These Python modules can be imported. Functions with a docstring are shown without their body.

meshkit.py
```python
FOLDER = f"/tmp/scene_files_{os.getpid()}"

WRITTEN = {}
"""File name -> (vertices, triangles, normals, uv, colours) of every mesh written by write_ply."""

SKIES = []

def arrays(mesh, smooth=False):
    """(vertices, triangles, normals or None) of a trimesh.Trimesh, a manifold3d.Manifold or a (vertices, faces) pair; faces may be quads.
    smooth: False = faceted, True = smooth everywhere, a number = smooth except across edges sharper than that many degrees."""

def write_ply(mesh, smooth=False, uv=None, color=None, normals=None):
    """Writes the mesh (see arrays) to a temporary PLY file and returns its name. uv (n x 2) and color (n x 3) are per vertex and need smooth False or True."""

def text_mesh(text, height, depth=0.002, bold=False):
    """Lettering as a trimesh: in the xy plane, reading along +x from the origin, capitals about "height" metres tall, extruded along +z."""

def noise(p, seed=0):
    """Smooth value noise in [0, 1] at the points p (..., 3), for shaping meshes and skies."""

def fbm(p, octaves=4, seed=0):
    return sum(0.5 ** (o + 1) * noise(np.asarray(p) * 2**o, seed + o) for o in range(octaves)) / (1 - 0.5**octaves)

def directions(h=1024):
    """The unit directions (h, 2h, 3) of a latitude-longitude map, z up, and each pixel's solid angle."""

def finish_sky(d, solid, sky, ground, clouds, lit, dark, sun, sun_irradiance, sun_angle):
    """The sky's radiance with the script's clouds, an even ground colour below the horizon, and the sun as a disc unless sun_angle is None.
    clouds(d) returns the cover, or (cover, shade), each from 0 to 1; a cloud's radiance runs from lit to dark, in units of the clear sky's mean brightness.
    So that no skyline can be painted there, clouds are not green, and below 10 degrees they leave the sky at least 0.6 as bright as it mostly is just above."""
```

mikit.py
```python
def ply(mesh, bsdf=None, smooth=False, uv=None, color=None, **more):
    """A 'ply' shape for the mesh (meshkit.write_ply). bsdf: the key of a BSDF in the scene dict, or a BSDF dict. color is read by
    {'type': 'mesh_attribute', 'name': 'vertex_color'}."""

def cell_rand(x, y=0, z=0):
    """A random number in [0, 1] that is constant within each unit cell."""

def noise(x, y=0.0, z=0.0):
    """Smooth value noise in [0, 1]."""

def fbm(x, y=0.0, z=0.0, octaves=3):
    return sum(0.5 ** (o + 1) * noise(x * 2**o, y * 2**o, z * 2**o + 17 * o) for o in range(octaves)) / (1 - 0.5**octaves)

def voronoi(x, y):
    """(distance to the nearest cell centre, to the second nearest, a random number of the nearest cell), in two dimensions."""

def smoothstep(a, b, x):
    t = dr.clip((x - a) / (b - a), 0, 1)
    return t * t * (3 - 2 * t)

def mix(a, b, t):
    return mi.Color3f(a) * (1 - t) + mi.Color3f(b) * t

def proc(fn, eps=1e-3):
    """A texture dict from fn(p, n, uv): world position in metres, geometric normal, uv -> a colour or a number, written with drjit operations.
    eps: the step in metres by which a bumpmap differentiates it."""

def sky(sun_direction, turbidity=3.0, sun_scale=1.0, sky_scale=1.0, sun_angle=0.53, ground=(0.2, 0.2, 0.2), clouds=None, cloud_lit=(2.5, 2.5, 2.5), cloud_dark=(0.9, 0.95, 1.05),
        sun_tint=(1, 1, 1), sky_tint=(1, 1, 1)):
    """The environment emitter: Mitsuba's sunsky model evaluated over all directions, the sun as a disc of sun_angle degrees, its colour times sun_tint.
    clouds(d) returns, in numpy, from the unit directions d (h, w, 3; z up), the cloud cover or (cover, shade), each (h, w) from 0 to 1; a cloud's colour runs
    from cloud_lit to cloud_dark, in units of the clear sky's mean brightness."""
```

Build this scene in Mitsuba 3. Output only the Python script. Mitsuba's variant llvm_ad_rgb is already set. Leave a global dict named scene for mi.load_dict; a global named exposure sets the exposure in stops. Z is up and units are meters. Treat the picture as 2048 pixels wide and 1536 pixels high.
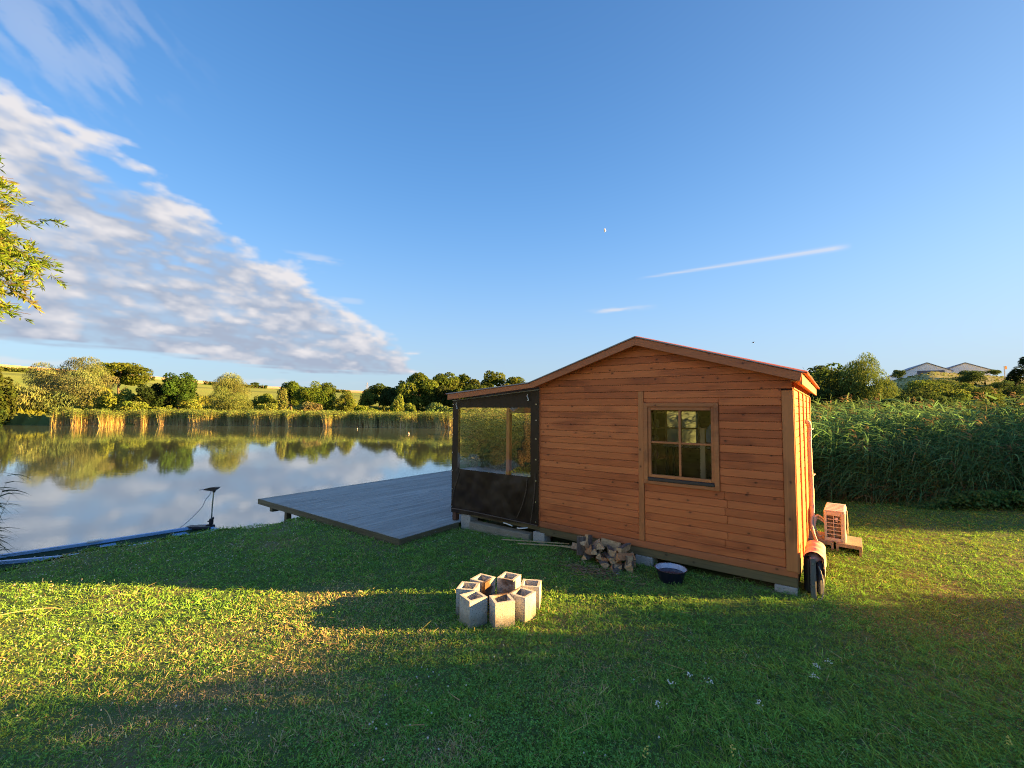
import math, random
import numpy as np, trimesh, drjit as dr, mitsuba as mi, mikit, meshkit
from shapely.geometry import Polygon, box as sbox
from mikit import proc, noise, fbm, voronoi, cell_rand, smoothstep, mix

R = np.random.default_rng(7)
random.seed(7)
scene, labels = {}, {}
T = mi.ScalarTransform4f

# ------------------------------------------------------------------ camera, sky, sun, exposure
exposure = 3.3
PITCH, ROLL = 0.059428, 0.0079575
_f = np.array([0, math.cos(PITCH), math.sin(PITCH)]); _u = np.array([0, -math.sin(PITCH), math.cos(PITCH)])
_up = -math.sin(ROLL) * np.array([1.0, 0, 0]) + math.cos(ROLL) * _u
CAM = np.array([0, 0, 2.0])
scene['camera'] = {'type': 'perspective', 'fov': 2 * math.degrees(math.atan(1024 / 869.286)), 'fov_axis': 'x', 'near_clip': 0.05, 'far_clip': 12000.0,
                   'to_world': T().look_at(origin=CAM.tolist(), target=(CAM + _f).tolist(), up=_up.tolist())}
SUN_EL, SUN_AZ = 10.4, 92.8          # degrees; azimuth clockwise from +y
SUN = np.array([math.sin(math.radians(SUN_AZ)) * math.cos(math.radians(SUN_EL)), math.cos(math.radians(SUN_AZ)) * math.cos(math.radians(SUN_EL)), math.sin(math.radians(SUN_EL))])


def clouds(d):
    az, el = np.degrees(np.arctan2(d[..., 0], d[..., 1])), np.degrees(np.arcsin(np.clip(d[..., 2], -1, 1)))
    z = np.maximum(d[..., 2], 0.03)
    q = np.stack([d[..., 0] / z, d[..., 1] / z, 0 * z], -1)              # the cloud layer's own plane
    a = math.radians(28)
    q = np.stack([q[..., 0] * math.cos(a) + q[..., 1] * math.sin(a), -q[..., 0] * math.sin(a) + q[..., 1] * math.cos(a), q[..., 2]], -1)
    fine = meshkit.fbm(q * [1.3, 3.4, 1], 5, 3)
    big = meshkit.fbm(q * [0.55, 1.1, 1] + 4, 3, 11)
    ang = np.stack([az * 0.16, el * 0.55, 0 * az], -1)
    puff = meshkit.fbm(ang, 5, 21)
    lump = meshkit.fbm(ang * [2.2, 1.6, 1] + 9, 4, 31)
    top = np.interp(az, [-180, -120, -75, -51, -47.6, -40.8, -35.6, -28.7, -24.2, -18.3, -14.6, -12, -8, 180], [24, 38, 34, 25.6, 24.6, 22.8, 20.4, 17.6, 13.8, 10.8, 8.1, 4.0, -15, -15])
    bot = np.interp(az, [-180, -120, -50, -43.7, -35.8, -26, -14.5, -12], [6, 6, 5.4, 5.5, 5.0, 4.1, 4.3, 4.6])
    up = (top - el) + (puff - 0.5) * 5.0 + (lump - .5) * 3.0
    tex = meshkit.fbm(np.stack([az * .55 + el * .2, el * 1.25, 0 * az], -1), 5, 77)
    edge = np.clip(up / 1.6 + (tex - .5) * 1.6, 0, 1) * np.clip((el - bot + (fine - .5) * 1.0) / 0.5, 0, 1)
    holes = np.clip((0.55 * lump + 0.45 * puff - 0.30) * 6 + np.clip((15 - el) / 6, 0, 1.2) + .25, 0.25, 1)
    cover = edge * holes * np.clip(0.80 + 1.15 * (tex - .42) + .3 * (fine - .4), 0.2, 1)
    rim = np.clip(1 - up / 4.5, 0, 1)                                    # the sunlit outer edge of the bank
    low = np.clip((13 - el) / 8, 0, 1)
    shade = np.clip(0.80 - 0.75 * rim + 0.25 * low + (0.5 - lump) * 1.5 + (0.5 - puff) * 1.0 + (.5 - tex) * 1.8, 0, 1)

    ca, sa = math.cos(math.radians(-38)), math.sin(math.radians(-38))
    along_, across = az * .85 * ca + el * sa, -az * .85 * sa + el * ca
    streak = meshkit.fbm(np.stack([along_ * .30, across * 1.0, 0 * az], -1) * 1.5, 5, 87)
    flat = meshkit.fbm(np.stack([az * .5, el * 2.4, 0 * az + 3], -1), 4, 89)

    def wisp(a0, e0, wa, we, k, tilt=0.0, tx=None):
        x, y = (az - a0) / wa, (el - e0 - tilt * (az - a0)) / we
        tx = flat if tx is None else tx
        return np.clip(np.exp(-(x * x + y * y)) * 1.6 + (tx - .62) * 3.4, 0, 1) * np.exp(-.6 * (x * x + y * y)) * k
    w = np.maximum.reduce([wisp(-49.0, 30.6, 5.0, 3.2, .28, -.35, streak), wisp(-45.5, 34.6, 5.0, 1.8, .2, -.2, streak), wisp(-45.0, 30.4, 3.2, 1.6, .26, -.2, streak), wisp(-56, 33, 6, 4, .3, 0, streak), wisp(-24.9, 17.6, 3.0, .5, .4), wisp(-13.0, 7.15, 1.2, .22, .8),
                           wisp(13.2, 12.8, 2.0, .26, .7, .05), wisp(15.8, 13.0, 2.6, .3, .25, .05), wisp(-50, 3.9, 5, .35, .5), wisp(-28, 3.0, 6, .4, .35), wisp(-27.5, 16.5, 2, .6, .35), wisp(-21, 13.2, 2, .4, .3)])
    s = (az - 15.9) / (38.6 - 15.9)                                       # an old aeroplane trail, a straight line high up
    n1 = np.cross([math.sin(math.radians(15.9)) * math.cos(math.radians(16.45)), math.cos(math.radians(15.9)) * math.cos(math.radians(16.45)), math.sin(math.radians(16.45))],
                  [math.sin(math.radians(38.4)) * math.cos(math.radians(17.0)), math.cos(math.radians(38.4)) * math.cos(math.radians(17.0)), math.sin(math.radians(17.0))])
    off = np.degrees(np.arcsin(d @ (n1 / np.linalg.norm(n1))))
    wid = 0.09 + 0.14 * np.clip(s, 0, 1)
    trail = np.exp(-(off / wid) ** 2) * np.clip(s * 6, 0, 1) * np.clip((1 - s) * 14, 0, 1) * (0.5 + 0.22 * np.clip(s, 0, 1)) * (el > 5)
    c2 = np.maximum(w, trail)
    ang_s = np.degrees(np.arccos(np.clip(d @ SUN, -1, 1)))
    haze = 0.72 * np.exp(-(np.maximum(el, 0) / 13.0) ** 1.6) + 0.36 * np.exp(-(ang_s / 46) ** 2)
    total = np.maximum(np.maximum(cover, c2), 0)
    sh = np.where(c2 > cover, 0.0, shade)
    out = 1 - (1 - total) * (1 - haze)
    return out, (sh * total + .62 * haze * (1 - total)) / np.maximum(out, 1e-3)


scene['sky'] = mikit.sky(SUN.tolist(), turbidity=2.6, sun_scale=3.35, sky_scale=1.0, clouds=clouds, cloud_lit=(1.8, 1.75, 1.8), cloud_dark=(.88, 1.03, 1.32), ground=(0.08, 0.1, 0.05), sun_tint=(1, .90, .66), sky_tint=(.53, .90, 1.38))

# ------------------------------------------------------------------ helpers
H = np.array([3.46573, 5.37086])                      # front right corner of the cabin; t runs left along its front, s runs into it
TH = math.radians(53.18446)
U = np.array([-math.sin(TH), math.cos(TH)]); V = np.array([math.cos(TH), math.sin(TH)])
MH = np.eye(4); MH[:2, 0] = -U; MH[:2, 1] = V; MH[:2, 3] = H     # local x = -t, y = s


def W(t, s, z=0.0):
    q = H + t * U + s * V
    return np.array([q[0], q[1], z])


used = {}


def num(name):
    n = used.get(name, -1) + 1
    used[name] = n
    return name if n == 0 else f'{name}_{n:03d}'


def thing(name, label=None, cat=None, group=None, kind=None):
    k = num(name)
    tag(k, label, cat, group, kind)
    return k


def tag(k, label=None, cat=None, group=None, kind=None):
    e = {a: b for a, b in (('label', label), ('category', cat), ('group', group), ('kind', kind)) if b}
    if e:
        labels.setdefault(k, {}).update(e)
    return k


def part(parent, name, mesh, bsdf, smooth=False, color=None, label=None, kind=None, to=None):
    k = num(f'{parent}__{name}') if parent else name
    scene[k] = mesh if isinstance(mesh, dict) else mikit.ply(mesh, bsdf, smooth=smooth, color=color)
    if to is not None:
        scene[k] = {**scene[k], 'to_world': T(to)}
    tag(k, label, kind=kind)
    return k


_sg = np.array([[x, y, z] for x in (-1, 1) for y in (-1, 1) for z in (-1, 1)], float)
_bv = np.vstack([_sg * [1 - .2 * (k != 0), 1 - .2 * (k != 1), 1 - .2 * (k != 2)] for k in range(3)])
_bh = trimesh.convex.convex_hull(_bv)
_bi = np.array([int(np.argmin(((_bv - v) ** 2).sum(1))) for v in _bh.vertices])
_bf = _bi[_bh.faces]
_bm = np.vstack([np.broadcast_to(np.array([k != 0, k != 1, k != 2], float), (8, 3)) for k in range(3)])
_b8 = np.vstack([_sg] * 3)


def bb(sx, sy, sz, b=0.004, at=(0, 0, 0)):
    """A box with bevelled edges."""
    h = np.array([sx, sy, sz]) / 2
    b = min(b, h.min() * .9)
    return trimesh.Trimesh(_b8 * (h - b * _bm) + np.array(at), _bf, process=False)


def hb(t0, t1, s0, s1, z0, z1, b=0.004, tw=0.0):
    m = bb(t1 - t0, s1 - s0, z1 - z0, b)
    if tw:
        m.apply_transform(trimesh.transformations.rotation_matrix(tw, [0, 1, 0]))
    m.apply_translation([-(t0 + t1) / 2, (s0 + s1) / 2, (z0 + z1) / 2])
    m.apply_transform(MH)
    return m


def hpoly(poly, s0, s1):
    """A polygon in (t, z) of the cabin's front, extruded from s0 to s1."""
    ms = []
    for g in getattr(poly, 'geoms', [poly]):
        g = Polygon([(-x, y) for x, y in g.exterior.coords], [[(-x, y) for x, y in i.coords] for i in g.interiors])
        m = trimesh.creation.extrude_polygon(g, s1 - s0, engine='earcut')
        v = m.vertices.copy()
        m.vertices = np.stack([v[:, 0], s1 - v[:, 2], v[:, 1]], 1)
        ms.append(m)
    m = trimesh.util.concatenate(ms)
    m.apply_transform(MH)
    return m


def tube(pts, rad, n=8, cap=True):
    pts = np.asarray(pts, float); rad = np.broadcast_to(np.asarray(rad, float), (len(pts),))
    tg = np.gradient(pts, axis=0); tg /= np.linalg.norm(tg, axis=1, keepdims=True) + 1e-12
    a = np.cross(tg, [0.31, 0.17, 0.93]); bad = np.linalg.norm(a, axis=1) < 0.1
    a[bad] = np.cross(tg[bad], [1, 0, 0]); a /= np.linalg.norm(a, axis=1, keepdims=True); b = np.cross(tg, a)
    ph = np.arange(n) * 2 * np.pi / n
    v = (pts[:, None] + rad[:, None, None] * (np.cos(ph)[None, :, None] * a[:, None] + np.sin(ph)[None, :, None] * b[:, None])).reshape(-1, 3)
    f = []
    for i in range(len(pts) - 1):
        for j in range(n):
            p, q = i * n + j, i * n + (j + 1) % n
            f += [[p, q, q + n], [p, q + n, p + n]]
    if cap:
        m = len(v); v = np.vstack([v, pts[:1], pts[-1:]])
        for j in range(n):
            f += [[m, (j + 1) % n, j], [m + 1, m - n + j, m - n + (j + 1) % n]]
    return trimesh.Trimesh(v, f, process=False)


def lathe(prof, n=32, at=(0, 0, 0)):
    m = trimesh.creation.revolve(np.asarray(prof, float), sections=n)
    m.apply_translation(at)
    return m


def spline(pts, n=24):
    pts = np.asarray(pts, float); k = np.linspace(0, len(pts) - 1, n)
    from scipy.interpolate import CubicSpline
    return CubicSpline(np.arange(len(pts)), pts)(k)


def cat(*m):
    return trimesh.util.concatenate(list(m))


class Leaves:
    """Collects many small ribbons and leaf faces with a colour per vertex, for one mesh."""
    def __init__(self):
        self.v, self.f, self.c, self.n = [], [], [], 0

    def add(self, v, f, c):
        self.v.append(v.reshape(-1, 3)); self.f.append(f.reshape(-1, 3) + self.n); self.c.append(c.reshape(-1, 3)); self.n += len(self.v[-1])

    def ribbons(self, P, D, L, w, bend, col, seg=3, tip=None, side=None):
        n = len(P); L = np.broadcast_to(L, (n,)); w = np.broadcast_to(w, (n,))
        D = D / (np.linalg.norm(D, axis=1, keepdims=True) + 1e-9)
        if side is None:
            side = np.cross(D, R.normal(size=(n, 3)))
        side = side / (np.linalg.norm(side, axis=1, keepdims=True) + 1e-9)
        k = np.arange(seg + 1) / seg
        C = P[:, None] + D[:, None] * (L[:, None] * k)[..., None] + bend[:, None] * (L[:, None] * k ** 2)[..., None]
        wk = (w[:, None] * (1 - k ** 1.8)[None])[..., None] * side[:, None] * .5
        v = np.concatenate([(C[:, :-1] - wk[:, :-1])[:, :, None], (C[:, :-1] + wk[:, :-1])[:, :, None]], 2).reshape(n, -1, 3)
        v = np.concatenate([v, C[:, -1:]], 1)
        m = 2 * seg + 1
        f = []
        for i in range(seg - 1):
            f += [[2 * i, 2 * i + 1, 2 * i + 3], [2 * i, 2 * i + 3, 2 * i + 2]]
        f += [[2 * seg - 2, 2 * seg - 1, 2 * seg]]
        f = np.array(f)[None] + (np.arange(n) * m)[:, None, None]
        tip = col if tip is None else tip
        kk = np.append(np.repeat(k[:-1], 2), 1.0)[None, :, None]
        self.add(v, f, col[:, None] * (1 - kk) + tip[:, None] * kk)

    def faces(self, P, D, N, l, w, col):
        """One bent diamond-shaped leaf per point: D its length, N roughly its normal."""
        n = len(P); l = np.broadcast_to(l, (n,))[:, None]; w = np.broadcast_to(w, (n,))[:, None]
        D = D / (np.linalg.norm(D, axis=1, keepdims=True) + 1e-9)
        S = np.cross(D, N); S /= np.linalg.norm(S, axis=1, keepdims=True) + 1e-9
        Nn = np.cross(S, D)
        v = np.stack([P - D * l / 2, P + S * w / 2 + Nn * w * .18, P + D * l / 2, P - S * w / 2 + Nn * w * .18], 1)
        f = np.array([[0, 1, 2], [0, 2, 3]])[None] + (np.arange(n) * 4)[:, None, None]
        self.add(v, f, np.repeat(col[:, None], 4, 1))

    def mesh(self):
        return np.vstack(self.v), np.vstack(self.f), np.vstack(self.c)

    def put(self, key, bsdf='leaf'):
        v, f, c = self.mesh()
        scene[key] = mikit.ply((v, f), bsdf, color=np.clip(c, 0.001, 1))
        return key


def cols(base, n, var=.18, hue=.08):
    c = np.asarray(base, float)[None] * (1 + var * R.normal(size=(n, 1))) * (1 + hue * R.normal(size=(n, 3)))
    return np.clip(c, 0.004, .95)


# ------------------------------------------------------------------ materials
def tw(b):
    return {'type': 'twosided', 'bsdf': b}


def prin(col, rough=.6, **k):
    c = col if isinstance(col, dict) else {'type': 'rgb', 'value': list(col)}
    return tw({'type': 'principled', 'base_color': c, 'roughness': float(rough), **k})


def tsz(p):
    return (p.x - H[0]) * U[0] + (p.y - H[1]) * U[1], (p.x - H[0]) * V[0] + (p.y - H[1]) * V[1], p.z


def wood_fn(axis, light, dark, seed, kn=.3, pitch=.1043, wear=0.42):
    def fn(p, n, uv):
        t, s, z = tsz(p)
        a, b, c = {'t': (t, z, s), 's': (s, z, t), 'z': (z, t, s)}[axis]
        row = dr.floor((b - .10) / pitch)
        tone = cell_rand(row + seed * 31, dr.floor(a * .35 + seed))
        warp = fbm(a * 1.1 + seed, b * 5 + row * 3.1, c * 3) * .05
        grain = fbm(a * 2.2 + row * 7.3, (b + warp) * 95, c * 95, octaves=4)
        d, e, w = voronoi(a * 4.2 + seed * 3, b * 6.0 + seed)
        keep = dr.select(w < kn, 1.0, 0.0)
        knot = keep * (1 - smoothstep(.02, .12, d))
        halo = keep * (1 - smoothstep(.05, .42, d))
        stain = smoothstep(.52, .78, fbm(a * 1.6 + seed * 5, b * 4.5, c * 2, octaves=4))
        k = .34 * tone + .55 * grain + .30 * halo * fbm(a * 30, b * 60, c) + wear * stain
        col = mix(light, dark, dr.clip(k - .15, 0, 1))
        return mix(col, (.035, .014, .007), dr.clip(.70 * knot + .25 * stain * grain, 0, 1))
    return proc(fn)


def bump(fn, b, eps=2e-3, scale=1.0):
    return tw({'type': 'bumpmap', 'arbitrary': proc(fn, eps), 'scale': scale, 'bsdf': b})


def wood_bump(axis):
    def fn(p, n, uv):
        t, s, z = tsz(p)
        a, b, c = {'t': (t, z, s), 's': (s, z, t), 'z': (z, t, s)}[axis]
        return .0012 * fbm(a * 3, b * 110, c * 110)
    return fn


LT, DK = (.47, .165, .045), (.22, .06, .02)
for i, (l, d) in enumerate([((.69, .200, .058), (.44, .106, .032)), ((.63, .174, .050), (.37, .088, .027)), ((.73, .220, .066), (.48, .118, .037))]):
    scene[f'stain_front_{i}'] = bump(wood_bump('t'), {'type': 'principled', 'base_color': wood_fn('t', l, d, i + 1), 'roughness': .55, 'specular': .4})
scene['stain_upright'] = prin(wood_fn('z', (.60, .225, .07), (.36, .11, .036), 5, .2, pitch=.2), .55)
scene['stain_side'] = prin(wood_fn('s', (.52, .20, .048), (.34, .105, .024), 7, .3), .55)
scene['stain_red'] = prin(wood_fn('t', (.54, .175, .062), (.32, .09, .036), 9, .25, pitch=.3), .55)
scene['stain_frame'] = prin(wood_fn('t', (.56, .205, .067), (.30, .09, .032), 11, .1, pitch=.3), .45)
scene['post_dark'] = prin(wood_fn('z', (.13, .055, .03), (.05, .025, .015), 3, .2, pitch=.3), .5)
scene['beam_green'] = prin(wood_fn('t', (.20, .155, .07), (.07, .055, .025), 13, .2, pitch=.4, wear=.5), .7)
scene['raw_pine'] = prin(wood_fn('z', (.62, .47, .24), (.45, .30, .14), 15, .2, pitch=.4), .6)
scene['inner_wood'] = prin(wood_fn('t', (.30, .17, .07), (.16, .08, .03), 17, .3), .6)


def deck_fn(p, n, uv):
    t, s, z = tsz(p)
    row = dr.floor((t - 5.609) / .1395)
    tone = cell_rand(row, 5)
    g = fbm(s * 1.8 + row * 5, t * 120, z * 50, octaves=4)
    blot = fbm(s * 1.2 + row, t * 3, 3)
    c = mix((.48, .46, .42), (.23, .21, .185), dr.clip(.35 * tone + .7 * g + .5 * (blot - .5) - .1, 0, 1))
    return mix(c, (.28, .265, .24), .5 * smoothstep(.62, .72, fbm(s * 2.5, t * 8 + row, 1)))


scene['deck_grey'] = bump(lambda p, n, uv: .0015 * fbm(tsz(p)[1] * 2, tsz(p)[0] * 140, p.z * 60), {'type': 'principled', 'base_color': proc(deck_fn), 'roughness': .7, 'specular': .25})
scene['deck_edge'] = prin(proc(lambda p, n, uv: mix((.19, .16, .085), (.07, .06, .035), fbm(tsz(p)[0] * 2, p.z * 80, tsz(p)[1] * 2, octaves=4))), .8)


def conc_fn(light, dark):
    def fn(p, n, uv):
        g = fbm(p.x * 9, p.y * 9, p.z * 9, octaves=4)
        h = fbm(p.x * 160, p.y * 160, p.z * 160, octaves=2)
        pit = smoothstep(.72, .80, noise(p.x * 130, p.y * 130, p.z * 130))
        c = mix(light, dark, dr.clip(.7 * g + .5 * h - .2, 0, 1))
        return mix(c, (.08, .075, .065), .7 * pit)
    return proc(fn)


scene['concrete'] = bump(lambda p, n, uv: .0012 * fbm(p.x * 120, p.y * 120, p.z * 120), {'type': 'principled', 'base_color': conc_fn((.46, .44, .40), (.33, .31, .275)), 'roughness': .85})
def ring_fn(p, n, uv):
    g = fbm(p.x * 9, p.y * 9, p.z * 9, octaves=4); h = fbm(p.x * 160, p.y * 160, p.z * 160, octaves=2)
    c = mix((.55, .53, .49), (.40, .38, .345), dr.clip(.8 * g + .5 * h - .25, 0, 1))
    c = mix(c, (.07, .065, .055), .7 * smoothstep(.72, .80, noise(p.x * 130, p.y * 130, p.z * 130)))
    q = dr.sqrt(dr.square(p.x + .13) + dr.square(p.y - 5.0))
    soot = (1 - smoothstep(.19, .27, q + .10 * (fbm(p.x * 14, p.y * 14, p.z * 14) - .5)))
    c = mix(c, (.10, .055, .03), dr.clip(1.1 * soot, 0, 1))
    dirt = (1 - smoothstep(-.19, -.08, p.z + .10 * (fbm(p.x * 18, p.y * 18, 2) - .5)))
    return mix(c, (.16, .14, .085), .55 * dirt)


scene['concrete_ring'] = bump(lambda p, n, uv: .0016 * fbm(p.x * 110, p.y * 110, p.z * 110), {'type': 'principled', 'base_color': proc(ring_fn), 'roughness': .9})
scene['concrete_brown'] = bump(lambda p, n, uv: .002 * fbm(p.x * 60, p.y * 60, p.z * 60), {'type': 'principled', 'base_color': conc_fn((.36, .31, .23), (.20, .165, .115)), 'roughness': .9})
scene['cut_wood'] = prin(proc(lambda p, n, uv: mix((.60, .42, .23), (.34, .20, .10), dr.clip(1.5 * fbm(p.x * 45, p.y * 45, p.z * 45, octaves=4) - .3, 0, 1))), .75)
scene['cut_wood_red'] = prin(proc(lambda p, n, uv: mix((.52, .27, .12), (.30, .12, .05), dr.clip(1.5 * fbm(p.x * 45, p.y * 45, p.z * 45, octaves=4) - .3, 0, 1))), .75)
scene['bark'] = bump(lambda p, n, uv: .006 * fbm(p.x * 50, p.y * 50, p.z * 20), {'type': 'principled', 'base_color': proc(lambda p, n, uv: mix((.20, .16, .13), (.05, .038, .03), fbm(p.x * 50, p.y * 50, p.z * 18, octaves=4))), 'roughness': .9})
scene['trunk'] = prin(proc(lambda p, n, uv: mix((.16, .125, .09), (.06, .045, .035), fbm(p.x * 7, p.y * 7, p.z * 2.5, octaves=4))), .9)
scene['leaf'] = {'type': 'principledthin', 'base_color': {'type': 'mesh_attribute', 'name': 'vertex_color'}, 'roughness': .55, 'diff_trans': .75}
scene['grass_leaf'] = {'type': 'principledthin', 'base_color': {'type': 'mesh_attribute', 'name': 'vertex_color'}, 'roughness': .5, 'diff_trans': .5}
scene['glass'] = {'type': 'thindielectric', 'int_ior': 1.3}
scene['clear_sheet'] = {'type': 'thindielectric', 'int_ior': 1.4}
scene['tarp'] = tw({'type': 'principled', 'base_color': proc(lambda p, n, uv: mix((.040, .022, .014), (.018, .010, .007), fbm(p.x * 9, p.y * 9, p.z * 9))), 'roughness': .42, 'specular': .3})
scene['tarp_strap'] = prin((.10, .065, .045), .5)
scene['white_plastic'] = prin((.70, .68, .64), .4)
scene['metal'] = prin((.55, .55, .56), .3, metallic=1.0)
scene['dark_metal'] = prin((.03, .032, .04), .4)
scene['black'] = prin((.012, .013, .016), .45)
scene['roof_tile'] = prin(proc(lambda p, n, uv: mix((.42, .10, .04), (.30, .07, .03), fbm(p.x * 6, p.y * 6, p.z * 6))), .5)
scene['roof_trim'] = prin((.30, .30, .29), .4)
scene['dark_void'] = prin((.03, .022, .016), .9)
scene['sill_dark'] = prin((.045, .036, .034), .45)
scene['enamel_blue'] = tw({'type': 'principled', 'base_color': {'type': 'rgb', 'value': [.008, .010, .028]}, 'roughness': .2, 'clearcoat': .6})
scene['enamel_white'] = tw({'type': 'principled', 'base_color': {'type': 'rgb', 'value': [.42, .48, .60]}, 'roughness': .2, 'clearcoat': .6})
scene['ac_case'] = prin(proc(lambda p, n, uv: mix((.56, .53, .47), (.44, .41, .35), dr.clip(1.4 * fbm(p.x * 8, p.y * 8, p.z * 14) - .2, 0, 1))), .45)
scene['ac_fins'] = prin(proc(lambda p, n, uv: mix((.22, .18, .14), (.07, .06, .05), smoothstep(.4, .6, fbm(p.x * 20, p.y * 20, p.z * 20)))), .6)
scene['pipe_wrap'] = prin((.50, .42, .36), .6)
scene['hose_grey'] = prin((.28, .28, .29), .6)
scene['pink_cloth'] = prin(proc(lambda p, n, uv: mix((.52, .33, .28), (.42, .25, .21), fbm(p.x * 12, p.y * 12, p.z * 12, octaves=4))), .7)
scene['slate_cloth'] = prin((.05, .055, .075), .6)
scene['smoky_bar'] = prin((.20, .21, .22), .3, metallic=.4)
scene['boat_blue'] = prin(proc(lambda p, n, uv: mix((.17, .36, .66), (.24, .43, .70), fbm(p.x * 9, p.y * 9, p.z * 30))), .4)
scene['boat_green'] = prin(proc(lambda p, n, uv: mix((.05, .12, .09), (.03, .075, .06), fbm(p.x * 6, p.y * 6, p.z * 6))), .6)
scene['curtain'] = {'type': 'principledthin', 'base_color': {'type': 'rgb', 'value': [.17, .24, .20]}, 'roughness': .6, 'diff_trans': .7}
scene['blue_plastic'] = prin((.45, .60, .80), .35)
scene['shed_white'] = prin((.76, .78, .82), .7)
scene['shed_roof'] = prin((.20, .22, .27), .5)
scene['shed_door'] = prin((.10, .11, .14), .6)
scene['signal_orange'] = prin((.75, .25, .04), .5)
scene['moon_rock'] = prin((.75, .75, .73), 1.0)


def ground_fn(p, n, uv):
    r = dr.sqrt(p.x * p.x + p.y * p.y)
    lawn = mix((.07, .11, .03), (.14, .125, .055), smoothstep(.45, .75, fbm(p.x * .9, p.y * .9, 1, octaves=4)))
    m = fbm(p.x * .05, p.y * .05, 4, octaves=4)
    mead = mix((.055, .11, .022), (.12, .135, .035), m)
    mead = mix(mead, (.09, .13, .03), smoothstep(.5, .7, fbm(p.x * .11 + 5, p.y * .11, 2, octaves=4)))
    gold = mix((.36, .25, .15), (.28, .19, .11), fbm(p.x * .03, p.y * .12, 1))
    top = smoothstep(222, 230, r + 12 * (fbm(p.x * .01, p.y * .01, 9) - .5))
    left = smoothstep(10, -30, p.x)
    dry = mix((.30, .27, .11), (.14, .17, .06), fbm(p.x * .08, p.y * .08, 7))
    strip = smoothstep(196, 199, r + 8 * fbm(p.x * .02, p.y * .02, 3)) * (1 - smoothstep(203, 207, r + 8 * fbm(p.x * .02, p.y * .02, 3)))
    mead = mix(mead, (.045, .07, .02), .75 * strip)
    far = mix(mead, gold, top * left)
    far = mix(far, dry, (1 - left) * smoothstep(6, 10, p.z))
    return mix(lawn, far, smoothstep(20, 40, r))


scene['ground'] = prin(proc(ground_fn), .95)


def ripple(p, n, uv):
    big = smoothstep(.45, .65, fbm(p.x * .05 + 3, p.y * .12, 1))
    return .0005 * fbm(p.x * 2.1, p.y * 3.4, 1, octaves=2) + .0011 * big * fbm(p.x * 1.4 + 7, p.y * 4.2, 5, octaves=2)


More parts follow.
